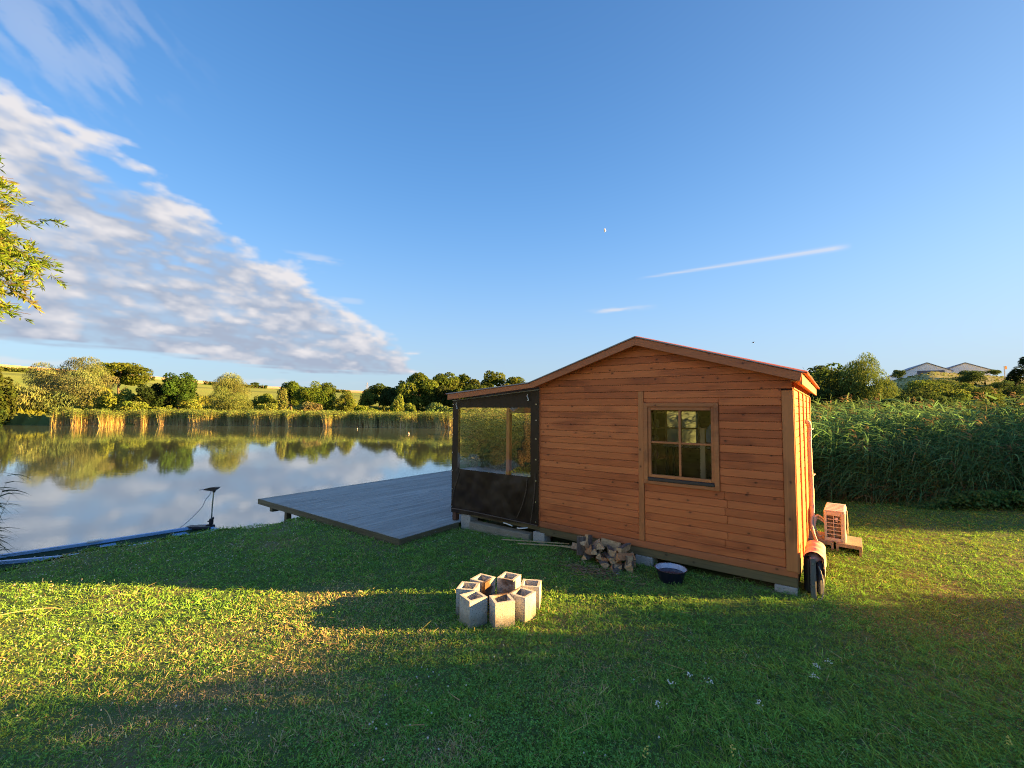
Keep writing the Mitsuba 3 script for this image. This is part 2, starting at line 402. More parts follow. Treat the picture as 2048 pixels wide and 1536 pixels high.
scene['water'] = {'type': 'bumpmap', 'arbitrary': proc(ripple, 3e-2), 'scale': 1.0,
                  'bsdf': {'type': 'blendbsdf', 'weight': .55, 'a': {'type': 'principled', 'base_color': {'type': 'rgb', 'value': [.075, .095, .06]}, 'roughness': .02, 'specular': .9},
                           'b': {'type': 'roughconductor', 'alpha': .004, 'specular_reflectance': {'type': 'rgb', 'value': [.66, .74, .80]}, 'material': 'none'}}}

# ------------------------------------------------------------------ the lie of the land
LAKE = np.array([(-7.34, 6.4), (-6.93, 7.31), (-6.35, 7.8), (-5.66, 8.6), (-4.84, 8.97), (-4.59, 9.6), (-3.6, 11.6), (-2.4, 14), (-1.9, 16.3), (-2.6, 19), (-1.5, 24), (4, 36), (10, 50), (14, 60), (10, 67.5),
                 (-9.2, 66.3), (-33.9, 69.3), (-41.3, 69.9), (-56, 67), (-65.2, 64.5), (-77.4, 66), (-92, 58), (-70, 24), (-36, 6), (-18, 3.2), (-11, 3.6), (-9.0, 4.6), (-8.0, 5.6)])


def lake_dist(x, y):
    """Signed distance from the lake's edge, positive on land."""
    q = np.stack([x, y], -1); best = np.full(x.shape, 1e9); ins = np.zeros(x.shape, bool)
    for a, b in zip(LAKE, np.roll(LAKE, -1, 0)):
        e = b - a; k = np.clip(((q - a) @ e) / (e @ e), 0, 1)
        best = np.minimum(best, np.linalg.norm(q - a - k[..., None] * e, axis=-1))
        c = (a[1] > y) != (b[1] > y)
        ins ^= c & (x < (b[0] - a[0]) * (y - a[1]) / (b[1] - a[1] + 1e-12) + a[0])
    return np.where(ins, -best, best)


def sstep(a, b, x):
    k = np.clip((x - a) / (b - a), 0, 1)
    return k * k * (3 - 2 * k)


def land(x, y, shore=True):
    x, y = np.asarray(x, float), np.asarray(y, float)
    r, az = np.hypot(x, y), np.degrees(np.arctan2(x, y))
    t = (x - H[0]) * U[0] + (y - H[1]) * U[1]
    z = -.2 - .022 * np.clip(t, 0, 5.5) + .40 * (1 - sstep(.2, 4.7, y)) * sstep(-9, -4, x) * (1 - sstep(9, 16, np.abs(x)))
    amp = np.interp(az, [-180, -110, -75, -50, -40, -31, -19, -8, 5, 18, 28, 38, 44, 50, 60, 80, 110, 180], [3, 5, 22, 20, 18, 15, 13.3, 11, 9, 8.5, 8, 9.5, 14.8, 12.0, 5, 3, 3, 3])
    r0 = np.interp(az, [-180, -50, 12, 24, 180], [66, 66, 66, 20, 20]); r1 = np.interp(az, [-180, -50, 12, 30, 180], [300, 300, 300, 190, 200])
    z = z + amp * sstep(r0, r1, r) ** (1 + .8 * sstep(20, 32, az)) + .5 * (meshkit.fbm(np.stack([x * .06, y * .06, 0 * x], -1), 3, 2) - .5) * sstep(20, 60, r) - 25 * sstep(700, 1600, r)
    z = z + .05 * (meshkit.fbm(np.stack([x * .8, y * .8, 0 * x], -1), 3, 5) - .5) * (1 - sstep(14, 30, r))
    if shore:
        d = lake_dist(x, y)
        k = sstep(-.35, .12, d + .12 * (meshkit.fbm(np.stack([x * 2.2, y * 2.2, 0 * x], -1), 2, 8) - .5)) if True else 0
        z = z * k + (1 - k) * -1.5
    return z


rr = np.concatenate([[0.05, .3], .5 * 1.021 ** np.arange(390)])
aa = np.radians(np.concatenate([np.arange(-75, 75, .45), np.arange(75, 285, 3.0)]))
gx, gy = rr[:, None] * np.sin(aa)[None], rr[:, None] * np.cos(aa)[None]
gv = np.stack([gx, gy, land(gx, gy)], -1).reshape(-1, 3)
ni, nj = len(rr), len(aa)
ii, jj = np.meshgrid(np.arange(ni - 1), np.arange(nj), indexing='ij')
q00, q01, q10, q11 = ii * nj + jj, ii * nj + (jj + 1) % nj, (ii + 1) * nj + jj, (ii + 1) * nj + (jj + 1) % nj
quads = np.stack([q00, q10, q11, q01], -1).reshape(-1, 4)
near = np.repeat(rr[:-1] < 30, nj)
for name, sel in (('lawn', near), ('meadow_hills', ~near)):
    qs = quads[sel]; idx, inv = np.unique(qs, return_inverse=True)
    scene[name] = mikit.ply((gv[idx], inv.reshape(qs.shape)), 'ground', smooth=True)
    tag(name, 'mown grass bank around the cabin' if near is sel else 'meadow and field slopes rising behind the lake', kind='structure')
scene['lake_water'] = mikit.ply((np.array([[-110, 1, -.75], [30, 1, -.75], [30, 80, -.75], [-110, 80, -.75]], float), np.array([[0, 1, 2, 3]])), 'water')
tag('lake_water', 'calm lake water mirroring the far bank and clouds', kind='structure')

# ------------------------------------------------------------------ the cabin
cab = thing('garden_cabin', 'orange stained wooden cabin with low gable roof and four-pane window', 'cabin')
def roof_z(t):
    return np.interp(t, [-.118, 1.92, 3.76, 5.8], [2.40, 3.0, 2.40, 2.22])
gable = Polygon([(0, 0), (3.728, 0), (3.728, roof_z(3.728)), (1.92, 3.0), (0, roof_z(0))])
hole = sbox(.87, .965, 1.85, 2.095)
fw = part(cab, 'front_wall', hpoly(gable.difference(hole), .024, .06), 'dark_void')
PIT = .1043
def fplank(t0, t1, row, z0=None, z1=None, parent=fw):
    a = .10 + row * PIT if z0 is None else z0; b = a + PIT if z1 is None else z1
    o = R.normal() * .0012
    part(parent, 'plank', hb(t0 + .0015, t1 - .0015, o, .024, a + .002, b - .002, .004, R.normal() * .0006), f'stain_front_{R.integers(3)}')
for row in range(21):
    a, b = .10 + row * PIT, .10 + (row + 1) * PIT
    fplank(1.957, 3.715, row)
    if b <= .94 + .01 or a >= 2.115:
        if row in (1, 2, 4, 5, 6, 7):
            j = .76 + .03 * (row % 2); fplank(.116, j, row); fplank(j, 1.872, row)
        else:
            fplank(.116, 1.872, row)
    else:
        za, zb = max(a, .94), min(b, 2.118)
        if za > a + .02: fplank(.845, 1.872, row, a, .936)
        if zb < b - .02: fplank(.845, 1.872, row, 2.12, b)
        fplank(.116, .845, row)
for k in range(8):                                         # the gable
    a, b = 2.292 + k * PIT, 2.292 + (k + 1) * PIT
    g = gable.intersection(sbox(-1, a + .003, 5, b - .003))
    if k == 0:
        g = g.intersection(sbox(-.1, 0, 3.728, 4))
    if g.area > .004:
        part(fw, 'plank', hpoly(g, R.normal() * .001 - .002, .024), f'stain_front_{k % 3}')
part(cab, 'skirting_board', hb(-.004, 3.728, -.004, .03, -.002, .096, .005), 'stain_red')
part(cab, 'corner_board', hb(-.012, .114, -.02, .0, .07, 2.27, .004), 'stain_upright')
part(cab, 'corner_board', hb(-.022, -.001, 0.002, .10, .05, 2.27, .004), 'stain_upright')
part(cab, 'corner_board', hb(3.708, 3.735, -.012, .05, .0, 2.36, .004), 'stain_red')
part(cab, 'batten', hb(1.874, 1.956, -.016, .02, .10, 2.29, .004), 'stain_upright')
part(cab, 'bottom_beam', hb(.004, 3.73, .012, .11, -.125, -.006, .006), 'beam_green')
part(cab, 'bottom_beam', hb(.0, .10, .112, 4.0, -.125, -.006, .006), 'beam_green')
# window
wn = part(cab, 'window', cat(hb(.845, .905, -.026, .03, .936, 2.12), hb(1.812, 1.872, -.026, .03, .936, 2.12), hb(.905, 1.812, -.026, .03, 2.062, 2.12), hb(.905, 1.812, -.026, .03, .936, .985)), 'stain_frame')
part(wn, 'sash', cat(hb(.905, .944, -.004, .045, 1.035, 2.062), hb(1.768, 1.812, -.004, .045, 1.035, 2.062), hb(.944, 1.768, -.004, .045, 2.012, 2.062), hb(.944, 1.768, -.012, .045, 1.035, 1.078)), 'stain_frame')
part(wn, 'sill', hb(.906, 1.81, -.034, .03, .986, 1.033, .006), 'sill_dark')
part(wn, 'muntin', hb(1.342, 1.374, .0, .03, 1.079, 2.011), 'stain_frame')
for a, b in ((.945, 1.341), (1.375, 1.767)):
    part(wn, 'muntin', hb(a, b, .002, .028, 1.53, 1.56), 'stain_frame')
    for c, d in ((1.079, 1.529), (1.561, 2.011)):
        part(wn, 'pane', hb(a, b, .0165, .0172, c, d, .0001) if False else cat(trimesh.Trimesh(np.array([W(a, .018, c), W(b, .018, c), W(b, .018, d), W(a, .018, d)]), [[0, 1, 2], [0, 2, 3]], process=False)), 'glass')
# the right wall
SD = 4.0
rw = part(cab, 'side_wall', hb(.02, .05, .06, SD, 0.0, 2.38, .002), 'dark_void')
bat = [.10, .98, 1.90, 2.82, 3.90]
for a, b in zip(bat[:-1], bat[1:]):
    for row in range(-1, 21):
        z0 = .10 + row * PIT
        part(rw, 'plank', hb(-.001 + R.normal() * .001, .02, a + .03, b - .03, max(z0, -.002) + .003, z0 + PIT - .003, .004), 'stain_side')
for s in bat[1:]:
    part(cab, 'batten', hb(-.022, .0, s - .04, s + .04, .0, 2.29, .004), 'stain_upright')
part(cab, 'top_board', hb(-.014, .02, .10, SD, 2.292, 2.40, .004), 'stain_side')
part(cab, 'back_wall', hpoly(gable.difference(sbox(2.08, 1.25, 2.76, 2.0)), SD - .05, SD), 'inner_wood')
part(cab, 'left_wall', hb(3.66, 3.70, .062, SD - .06, 0, 2.36, .003), 'stain_side')
part(cab, 'floor', hb(.06, 3.65, .07, SD - .06, -.004, .03, .003), 'inner_wood')
bw = part(cab, 'back_window', cat(hb(2.04, 2.08, SD - .06, SD, 1.21, 2.04), hb(2.76, 2.80, SD - .06, SD, 1.21, 2.04), hb(2.425, 2.47, SD - .05, SD - .01, 1.25, 2.0), hb(2.081, 2.759, SD - .06, SD, 2.0, 2.04), hb(2.081, 2.759, SD - .06, SD, 1.21, 1.25), hb(2.081, 2.424, SD - .045, SD - .015, 1.60, 1.625), hb(2.471, 2.759, SD - .045, SD - .015, 1.60, 1.625)), 'raw_pine')
part(bw, 'pane', trimesh.Trimesh(np.array([W(2.08, SD - .03, 1.25), W(2.76, SD - .03, 1.25), W(2.76, SD - .03, 2), W(2.08, SD - .03, 2)]), [[0, 1, 2], [0, 2, 3]], process=False), 'curtain')
# roof
rf = thing(f'{cab}__roof')
S0, S1 = -.20, SD + .15
def slope_sheet(ta, za, tb, zb, n=24):
    """A profiled sheet whose waves run down the slope."""
    ss = np.linspace(S0 - .01, S1, int((S1 - S0) / .024)); tt = np.linspace(0, 1, 7)
    wave = .014 * np.sin(ss * 2 * np.pi / .19)
    pts = []
    for up in (0, -.012):
        g = []
        for k in tt:
            t, z = ta + (tb - ta) * k, za + (zb - za) * k
            g.append(np.stack([W(t, s, z + w + up) for s, w in zip(ss, wave)]))
        pts.append(np.array(g))
    n1, n2 = len(tt), len(ss); v = np.vstack([p.reshape(-1, 3) for p in pts]); f = []
    for L in (0, 1):
        for i in range(n1 - 1):
            for j in range(n2 - 1):
                p = L * n1 * n2 + i * n2 + j
                f.append([p, p + 1, p + n2 + 1, p + n2])
    for j in range(n2 - 1):
        for i in (0, n1 - 1):
            p = i * n2 + j; f.append([p, p + 1, p + 1 + n1 * n2, p + n1 * n2])
    return np.array(v), np.array(f)
part(rf, 'sheet', slope_sheet(1.92, 3.098, -.17, 2.478), 'roof_tile', smooth=40)
part(rf, 'sheet', slope_sheet(1.92, 3.098, 3.83, 2.478), 'roof_tile', smooth=40)
part(rf, 'sheet', slope_sheet(3.80, 2.476, 5.86, 2.312), 'roof_tile', smooth=40)
def barge(pts, s0=-.20, s1=-.172):
    return hpoly(Polygon(pts), s0, s1)
part(rf, 'barge_board', barge([(1.92, 3.080), (-.118, 2.467), (-.095, 2.37), (1.92, 2.968)]), 'stain_red')
part(rf, 'barge_board', barge([(1.922, 3.080), (3.825, 2.457), (3.735, 2.386), (1.922, 2.968)]), 'stain_red')
part(rf, 'barge_board', barge([(3.827, 2.456), (5.785, 2.297), (5.785, 2.19), (3.738, 2.386)]), 'stain_red')
part(rf, 'edge_trim', cat(barge([(1.92, 3.10), (-.14, 2.478), (-.14, 2.468), (1.92, 3.084)], -.215, -.195), barge([(1.922, 3.10), (3.83, 2.474), (3.83, 2.46), (1.922, 3.084)], -.215, -.195), barge([(3.832, 2.474), (5.80, 2.312), (5.80, 2.30), (3.832, 2.46)], -.215, -.195)), 'roof_trim')
part(rf, 'fascia_board', hb(-.118, -.096, -.168, SD + .1, 2.33, 2.462, .004), 'stain_side')
part(rf, 'soffit', hb(-.094, .0, -.165, SD + .1, 2.372, 2.388, .002), 'stain_side')
part(rf, 'soffit', hpoly(Polygon([(0, 2.41), (1.92, 3.0), (3.76, 2.40), (5.78, 2.235), (5.78, 2.255), (3.76, 2.43), (1.92, 3.03), (0, 2.44)]), -.168, -.004), 'stain_red')
part(rf, 'roof_deck', hpoly(Polygon([(0.02, 2.42), (1.92, 3.01), (3.76, 2.41), (5.76, 2.25), (5.76, 2.265), (3.76, 2.44), (1.92, 3.04), (0.02, 2.45)]), .065, SD + .1), 'inner_wood')
# covered terrace
te = thing(f'{cab}__terrace')
for t, s in ((5.70, .0), (5.70, 1.75), (5.70, 3.85), (3.76, 3.85)):
    part(te, 'post', hb(t, t + .1, s, s + .1, -.205, 2.2, .006), 'post_dark' if s == 0 else 'stain_upright')
part(te, 'beam', hb(5.702, 5.798, .102, 1.748, 2.10, 2.22, .005), 'post_dark')
part(te, 'beam', hb(5.702, 5.798, 1.852, 3.848, 2.10, 2.22, .005), 'post_dark')
part(te, 'beam', hb(3.78, 5.698, 1.76, 1.84, 1.93, 2.08, .005), 'post_dark')
part(te, 'beam', hb(3.74, 5.698, .03, .09, -.075, -.004, .005), 'beam_green')
for i in range(14):
    part(te, 'floor_plank', hb(3.742 + i * .14, 3.742 + i * .14 + .134, .10, 3.9, -.03, 0, .004), 'deck_grey')

# ------------------------------------------------------------------ inside, seen through the window
p1 = thing('shelf_unit', 'wooden shelf with jars on the cabin left inner wall, seen through the window', 'shelf')
for z in (.9, 1.25, 1.6, 1.95):
    part(p1, 'shelf_board', hb(2.80, 3.6, 3.3, 3.9, z, z + .03), 'raw_pine')
for t in (2.80, 3.57):
    part(p1, 'upright', hb(t, t + .04, 3.3, 3.34, .03, 2.1), 'raw_pine')
for i, (t, s, z, lab) in enumerate([(2.86, 3.5, 1.63, 'pale jar on the upper shelf inside the cabin'), (2.88, 3.5, 1.28, 'pale jar on the middle shelf inside the cabin'), (2.88, 3.5, .93, 'pale jar on the lowest shelf inside the cabin')]):
    k = num('jar'); scene[k] = mikit.ply(lathe([(0, 0), (.06, 0), (.065, .02), (.065, .13), (.045, .16), (.045, .18), (0, .18)], 16, W(t, s, z)), 'white_plastic', smooth=40)
    tag(k, lab, 'jar', 'jars on the shelf inside the cabin')
ip = thing('support_post', 'light pine post standing inside the cabin behind the right window panes', 'post')
part(ip, 'shaft', hb(1.22, 1.295, .86, .935, .03, 1.72), 'raw_pine'); part(ip, 'cap', hb(1.20, 1.315, .84, .955, 1.722, 1.745), 'raw_pine')
tb = thing('table', 'dark table with pale edge inside the cabin behind the window', 'table')
part(tb, 'tabletop', hb(1.4, 2.36, 2.4, 3.0, 1.29, 1.33), 'black'); part(tb, 'edge_strip', hb(1.4, 2.36, 2.385, 2.399, 1.305, 1.33), 'white_plastic')
for t in (1.45, 2.28):
    for s in (2.45, 2.9):
        part(tb, 'leg', hb(t, t + .05, s, s + .05, .03, 1.288), 'black')
k = num('water_canister'); scene[k] = mikit.ply(lathe([(0, 0), (.12, 0), (.13, .03), (.13, .2), (.08, .26), (.05, .3), (0, .3)], 20, W(1.17, 1.25, 1.50)), 'blue_plastic', smooth=40)
tag(k, 'pale blue canister at the right edge of the cabin window', 'canister')
cs = thing('side_cupboard', 'low cupboard inside the cabin under the canister', 'cupboard')
part(cs, 'body', hb(.8, 1.19, 1.05, 1.5, .03, 1.47), 'inner_wood'); part(cs, 'top_board', hb(.78, 1.20, 1.03, 1.52, 1.472, 1.498), 'raw_pine')
bd = thing('bench', 'bench with brown woollen throw under the cabin window, inside', 'bench')
part(bd, 'seat', hb(.9, 3.2, .9, 1.9, .03, .48), 'black'); part(bd, 'throw', hb(1.0, 3.1, .88, 1.85, .482, .54, .03), 'inner_wood')
pl = thing('plate', 'round white plate standing on the table inside the cabin', 'plate')
part(pl, 'dish', lathe([(0, 0), (.11, .01), (.13, .03), (.128, .034), (.1, .016), (0, .008)], 24, W(1.75, 2.6, 1.331)), 'white_plastic', smooth=40)

# ------------------------------------------------------------------ the rolled-down terrace screen
sc = thing('terrace_screen', 'dark brown tarpaulin screen with clear window, hung across the terrace front', 'screen')
def zt(t): return 2.171 + (5.80 - t) * (2.352 - 2.171) / 2.08
def zb_(t): return -.045 + (5.8 - t) * .025
def sheet(t0, t1, zf0, zf1, nt, nz, amp, s0=-.03, seed=0):
    ts = np.linspace(t0, t1, nt + 1); v = []
    for t in ts:
        for k in np.linspace(0, 1, nz + 1):
            z = zf0(t) + (zf1(t) - zf0(t)) * k
            a = meshkit.fbm(np.array([[t * 2.2 + seed + z * .8, z * 2.0 - t, seed]]), 3)[0] - .5
            w = math.sin((t * 1.0 - z * .55) * 22 + seed) * .35 * max(0, .8 - z) * (1 if t < 4.6 else .4)
            edge = min(1, 6 * min(abs(t - 5.8), abs(t - 3.72)))
            v.append(W(t, s0 - amp * edge * (1.6 * a + .25 * w), z))
    f = [[i * (nz + 1) + j, i * (nz + 1) + j + 1, (i + 1) * (nz + 1) + j + 1, (i + 1) * (nz + 1) + j] for i in range(nt) for j in range(nz)]
    return np.array(v), np.array(f)
c = lambda z: (lambda t: z)
ms = [sheet(3.718, 5.80, zb_, c(.829), 90, 40, .06), sheet(3.718, 5.80, c(2.035), zt, 60, 8, .012), sheet(3.718, 3.892, c(.829), c(2.035), 8, 40, .012), sheet(5.635, 5.80, c(.829), c(2.035), 8, 40, .012)]
vs, fs, o = [], [], 0
for v, f in ms:
    vs.append(v); fs.append(f + o); o += len(v)
part(sc, 'tarpaulin', (np.vstack(vs), np.vstack(fs)), 'tarp', smooth=True)
part(sc, 'clear_window', sheet(3.888, 5.64, c(.824), c(2.04), 24, 16, .006, -.036, 5), 'clear_sheet', smooth=True)
part(sc, 'top_rail', hpoly(Polygon([(5.80, 2.168), (3.716, 2.350), (3.716, 2.362), (5.80, 2.180)]), -.045, -.02), 'roof_trim')
part(sc, 'hem', tube(spline([W(5.78, -.05, .03), W(5.2, -.065, .05), W(4.5, -.06, .04), W(3.9, -.075, .035), W(3.74, -.05, .02)], 30), .011, 6), 'tarp_strap', smooth=True)
for pts in ([W(5.77, -.06, .08), W(5.72, -.055, .35), W(5.55, -.05, .82)], [W(4.15, -.07, .10), W(4.0, -.06, .45), W(3.95, -.045, .8)], [W(3.86, -.07, .05), W(3.8, -.05, .5), W(3.78, -.045, .9)]):
    part(sc, 'strap', tube(spline(pts, 14), .007, 5), 'tarp_strap', smooth=True)
for z in (.08, .42, .78, 1.14, 1.5, 1.82, 2.1):
    for t in (3.765, 5.77):
        part(sc, 'grommet', trimesh.creation.cylinder(.011, .012, sections=10, transform=MH @ trimesh.transformations.translation_matrix([-t, -.045, z]) @ trimesh.transformations.rotation_matrix(math.pi / 2, [1, 0, 0])), 'metal')
for t in (3.93, 5.66):
    part(sc, 'hook', tube(spline([W(t, -.06, zt(t) - .05), W(t + .01, -.065, zt(t) - .10), W(t - .012, -.06, zt(t) - .15), W(t + .012, -.06, zt(t) - .165)], 12), .009, 6), 'white_plastic', smooth=True)
for pts in ([W(4.42, -.1, -.03), W(4.34, -.13, -.02), W(4.22, -.1, -.05)], [W(4.1, -.12, -.06), W(4.0, -.15, -.045), W(3.88, -.12, -.02)]):
    part(sc, 'ribbon', tube(spline(pts, 10), .012, 5), 'white_plastic', smooth=True)

# ------------------------------------------------------------------ blocks and sleeper under the cabin
for t0, t1, z0, z1, lab in ((5.32, 5.56, -.36, -.055, 'upright pale concrete block under the left terrace post'), (3.62, 3.85, -.32, -.10, 'pale concrete block under the cabin where the terrace screen ends'),
                            (1.77, 2.02, -.30, -.127, 'pale concrete block under the cabin beside the firewood pile'), (.01, .245, -.28, -.127, 'flat concrete block under the right front corner of the cabin')):
    k = num('foundation_block'); scene[k] = mikit.ply(hb(t0, t1, .0, .24, z0, z1, .006), 'concrete'); tag(k, lab, 'concrete block', 'blocks under the cabin')
k = num('sleeper'); scene[k] = mikit.ply(hb(3.92, 5.32, -.03, .16, -.34, -.165, .012), 'concrete_brown'); tag(k, 'long mossy brown concrete sleeper lying under the terrace', 'sleeper')

# ------------------------------------------------------------------ the grey deck
dk = thing('wooden_deck', 'weathered grey plank deck reaching over the lake water', 'deck')
DZ = -.212
for i in range(38):
    a = 5.612 + i * .1395
    s0 = -1.452 + R.normal() * .004
    cuts = [s0, R.uniform(.6, 4.2), 6.6]
    for p, q in zip(cuts[:-1], cuts[1:]):
        dz = R.normal() * .0012
        part(dk, 'plank', hb(a, a + .1285, p + .002, q - .002, DZ - .026 + dz, DZ + dz, .004), 'deck_grey')
part(dk, 'rim_board', hb(5.60, 10.93, -1.475, -1.456, DZ - .125, DZ - .004, .004), 'deck_edge')
part(dk, 'rim_board', hb(5.588, 5.609, -1.475, -.02, DZ - .125, DZ - .004, .004), 'deck_edge')
part(dk, 'rim_board', hb(10.915, 10.935, -1.455, 6.6, DZ - .125, DZ - .004, .004), 'deck_edge')
for s in (-.9, .6, 2.1, 3.6, 5.1):
    part(dk, 'joist', hb(5.62, 10.91, s, s + .07, DZ - .15, DZ - .028, .004), 'deck_edge')
for t in (10.45, 8.2, 6.0):
    part(dk, 'beam', hb(t, t + .12, -1.35, 6.4, DZ - .27, DZ - .152, .004), 'deck_edge')
for t in (10.45, 8.2):
    for s in (-1.0, 2.5, 6.0):
        part(dk, 'leg', hb(t, t + .12, s, s + .12, -1.6, DZ - .272, .004), 'deck_edge')

# ------------------------------------------------------------------ fire ring
RING = [((-.391, 4.739), 35, 'front left'), ((-.088, 4.687), 22, 'front middle'), ((.13, 4.83), 55, 'front right'), ((.235, 5.09), 78, 'right'), ((-.016, 5.306), 64, 'rear'), ((-.325, 5.231), 59, 'rear left'), ((-.472, 4.999), 80, 'left')]
for (x, y), a, w in RING:
    h, o, i = .30, .107, .078
    g = sbox(-o, -o, o, o).difference(sbox(-i, -i, i, i))
    m = trimesh.creation.extrude_polygon(g, h, engine='earcut')
    v = m.vertices; m.vertices = v + .0025 * (meshkit.noise(v * 9 + x * 7) - .5)[:, None]
    m.apply_transform(trimesh.transformations.rotation_matrix(math.radians(a + R.normal()), [0, 0, 1])); m.apply_translation([x, y, .028 - h + R.normal() * .003])
    k = num('hollow_block'); scene[k] = mikit.ply(m, 'concrete_ring')
    tag(k, f'square hollow concrete block, {w} of the seven set in a ring on the lawn', 'concrete block', 'hollow blocks set in a fire ring')

n = 500
ash = Leaves()
q = np.stack([R.normal(-.13, .075, n), R.normal(5.0, .075, n)], 1)
ash.faces(np.stack([q[:, 0], q[:, 1], -.19 + .03 * R.random(n)], 1), R.normal(size=(n, 3)) * [1, 1, .3], R.normal(size=(n, 3)) * .4 + [0, 0, 1], R.uniform(.01, .035, n), R.uniform(.01, .025, n), cols((.045, .04, .036), n, .6))
ash.put('ash'); tag('ash', 'dark ash and charcoal crumbs inside the ring of hollow blocks', 'ash', kind='stuff')

# ------------------------------------------------------------------ firewood
FW = [(2.80, -.09, -.22, 75, 'v'), (2.70, -.06, -.22, 80, 'v'), (2.64, -.10, -.30, 84, 'v'), (2.34, .02, -.15, 4, 'l'), (2.58, -.05, -.36, 88, 'e'), (2.53, -.02, -.2, 85, 'e'), (2.42, -.03, -.28, 95, 'e'), (2.50, -.09, -.36, 80, 'e'),
      (2.80, -.12, -.2, 20, 'l'), (2.58, -.17, -.38, 60, 'e'), (2.42, -.12, -.34, 100, 'e'), (2.40, -.19, -.38, 90, 'e'), (2.32, -.09, -.24, 84, 'e'), (2.22, -.06, -.22, 70, 'e'), (2.10, -.02, -.22, 50, 'e'), (2.03, -.06, -.34, 40, 'e'),
      (2.16, -.10, -.28, 88, 'e'), (2.28, -.17, -.34, 92, 'e'), (2.34, -.22, -.42, 86, 'e'), (2.22, -.23, -.40, 75, 'e'), (2.12, -.19, -.36, 95, 'e'), (2.10, -.25, -.44, 60, 'e'), (2.0, -.15, -.32, 50, 'e'), (1.93, -.20, -.40, 70, 'v'),
      (2.68, -.14, -.1, 90, 'e'), (2.2, -.12, -.08, 90, 'e'), (2.45, -.22, -.1, 85, 'e'), (2.05, -.24, -.1, 80, 'e')]
ORD = ['first', 'second', 'third', 'fourth', 'fifth', 'sixth', 'seventh', 'eighth', 'ninth', 'tenth', 'eleventh', 'twelfth', 'thirteenth']
tier = [('top' if z > -.045 else 'middle' if z > -.145 else 'bottom') for _, z, *_ in FW]
for i, (t, z, s, ya, mode) in enumerate(FW):
    rr_, L = R.uniform(.075, .10), R.uniform(.27, .33)
    half = R.uniform(.5, .95)
    an = np.linspace(-half, half, 7)
    pg = np.vstack([[-rr_ * .45, R.normal() * .01], np.stack([rr_ * np.cos(an) * .75, rr_ * np.sin(an)], 1)])
    m = trimesh.creation.extrude_polygon(Polygon(pg), L, engine='earcut'); m.apply_translation([0, 0, -L / 2])
    bk = trimesh.Trimesh(np.vstack([np.stack([(rr_ * .75 + .003) * np.cos(an), (rr_ + .003) * np.sin(an), 0 * an + q * (L / 2 - .002)], 1) for q in (-1, 1)]), [[j, j + 1, j + 8] for j in range(6)] + [[j, j + 8, j + 7] for j in range(6)], process=False)
    M = trimesh.transformations.rotation_matrix(R.uniform(0, 6.28), [0, 0, 1])
    if mode == 'v':
        M = trimesh.transformations.euler_matrix(R.normal() * .25, R.normal() * .2, 0) @ M
    elif mode == 'l':
        M = trimesh.transformations.rotation_matrix(math.radians(ya), [0, 0, 1]) @ trimesh.transformations.rotation_matrix(math.pi / 2 + .1, [0, 1, 0]) @ M
    else:
        M = trimesh.transformations.rotation_matrix(math.radians(ya - 10 + R.normal() * 14), [0, 0, 1]) @ trimesh.transformations.rotation_matrix(math.pi / 2 + R.normal() * .12, [0, 1, 0]) @ M
    M = trimesh.transformations.translation_matrix(W(t, s, z)) @ (np.block([[MH[:3, :3], np.zeros((3, 1))], [np.zeros((1, 3)), 1]]) if mode == 'l' else np.eye(4)) @ M
    m.apply_transform(M); bk.apply_transform(M)
    rank = sum(tier[q] == tier[i] and (FW[q][0], -q) > (t, -i) for q in range(len(FW)))
    lab, gr = f'split log in the {tier[i]} layer of the firewood heap, {ORD[rank]} from the left', 'split logs in the firewood heap'
    if i == 3: lab = 'long grey-brown log lying lengthwise on top of the firewood heap'
    if i == 4: lab = 'reddish orange split log near the left end of the firewood heap'
    if i == 15: lab = 'thick squared log with brown face at the right end of the firewood heap'
    kk = thing('split_log', lab, 'firewood', gr)
    part(kk, 'wood', m, 'cut_wood_red' if i in (4, 11, 15, 19) else 'cut_wood'); part(kk, 'bark', bk, 'bark')
kd = Leaves()
n = 420
px_ = np.stack([R.normal(2.35, .30, n), R.normal(-.72, .11, n)], 1)
P = np.array([W(a, b, 0) for a, b in px_]); P[:, 2] = land(P[:, 0], P[:, 1]) + R.uniform(.0, .04, n)
kd.ribbons(P, np.stack([R.normal(size=n), R.normal(size=n) * .6, R.normal(size=n) * .08], 1), R.uniform(.06, .22, n), R.uniform(.005, .016, n), R.normal(size=(n, 3)) * .08, cols((.34, .25, .16), n, .35), 2)
kd.put('kindling'); tag('kindling', 'loose twigs and bark chips on the grass before the firewood', 'kindling', kind='stuff')
for i, (a, b, w, lab) in enumerate((((-.16, 7.66), (.98, 7.40), .022, 'long pale lath lying in the grass, the farther of two'), ((.12, 7.40), (1.05, 7.24), .025, 'long pale lath lying in the grass, the nearer of two'), ((.72, 7.32), (1.02, 7.16), .02, 'short pale lath beside the firewood heap'))):
    a3, b3 = np.array([*a, land(*a) + .05]), np.array([*b, land(*b) + .055])
    d = b3 - a3; L = np.linalg.norm(d); m = bb(L, w, .014, .002)
    m.apply_transform(trimesh.geometry.align_vectors([1, 0, 0], d / L)); m.apply_translation((a3 + b3) / 2)
    k = num('wood_lath'); scene[k] = mikit.ply(m, 'raw_pine'); tag(k, lab, 'lath', 'laths on the grass')
k = num('paper_scrap'); m = bb(.07, .05, .02, .006); m.apply_transform(trimesh.transformations.euler_matrix(.5, .2, .6)); m.apply_translation(W(2.02, -.62, -.24)); scene[k] = mikit.ply(m, 'blue_plastic'); tag(k, 'crumpled pale blue wrapper by the right end of the firewood', 'wrapper')

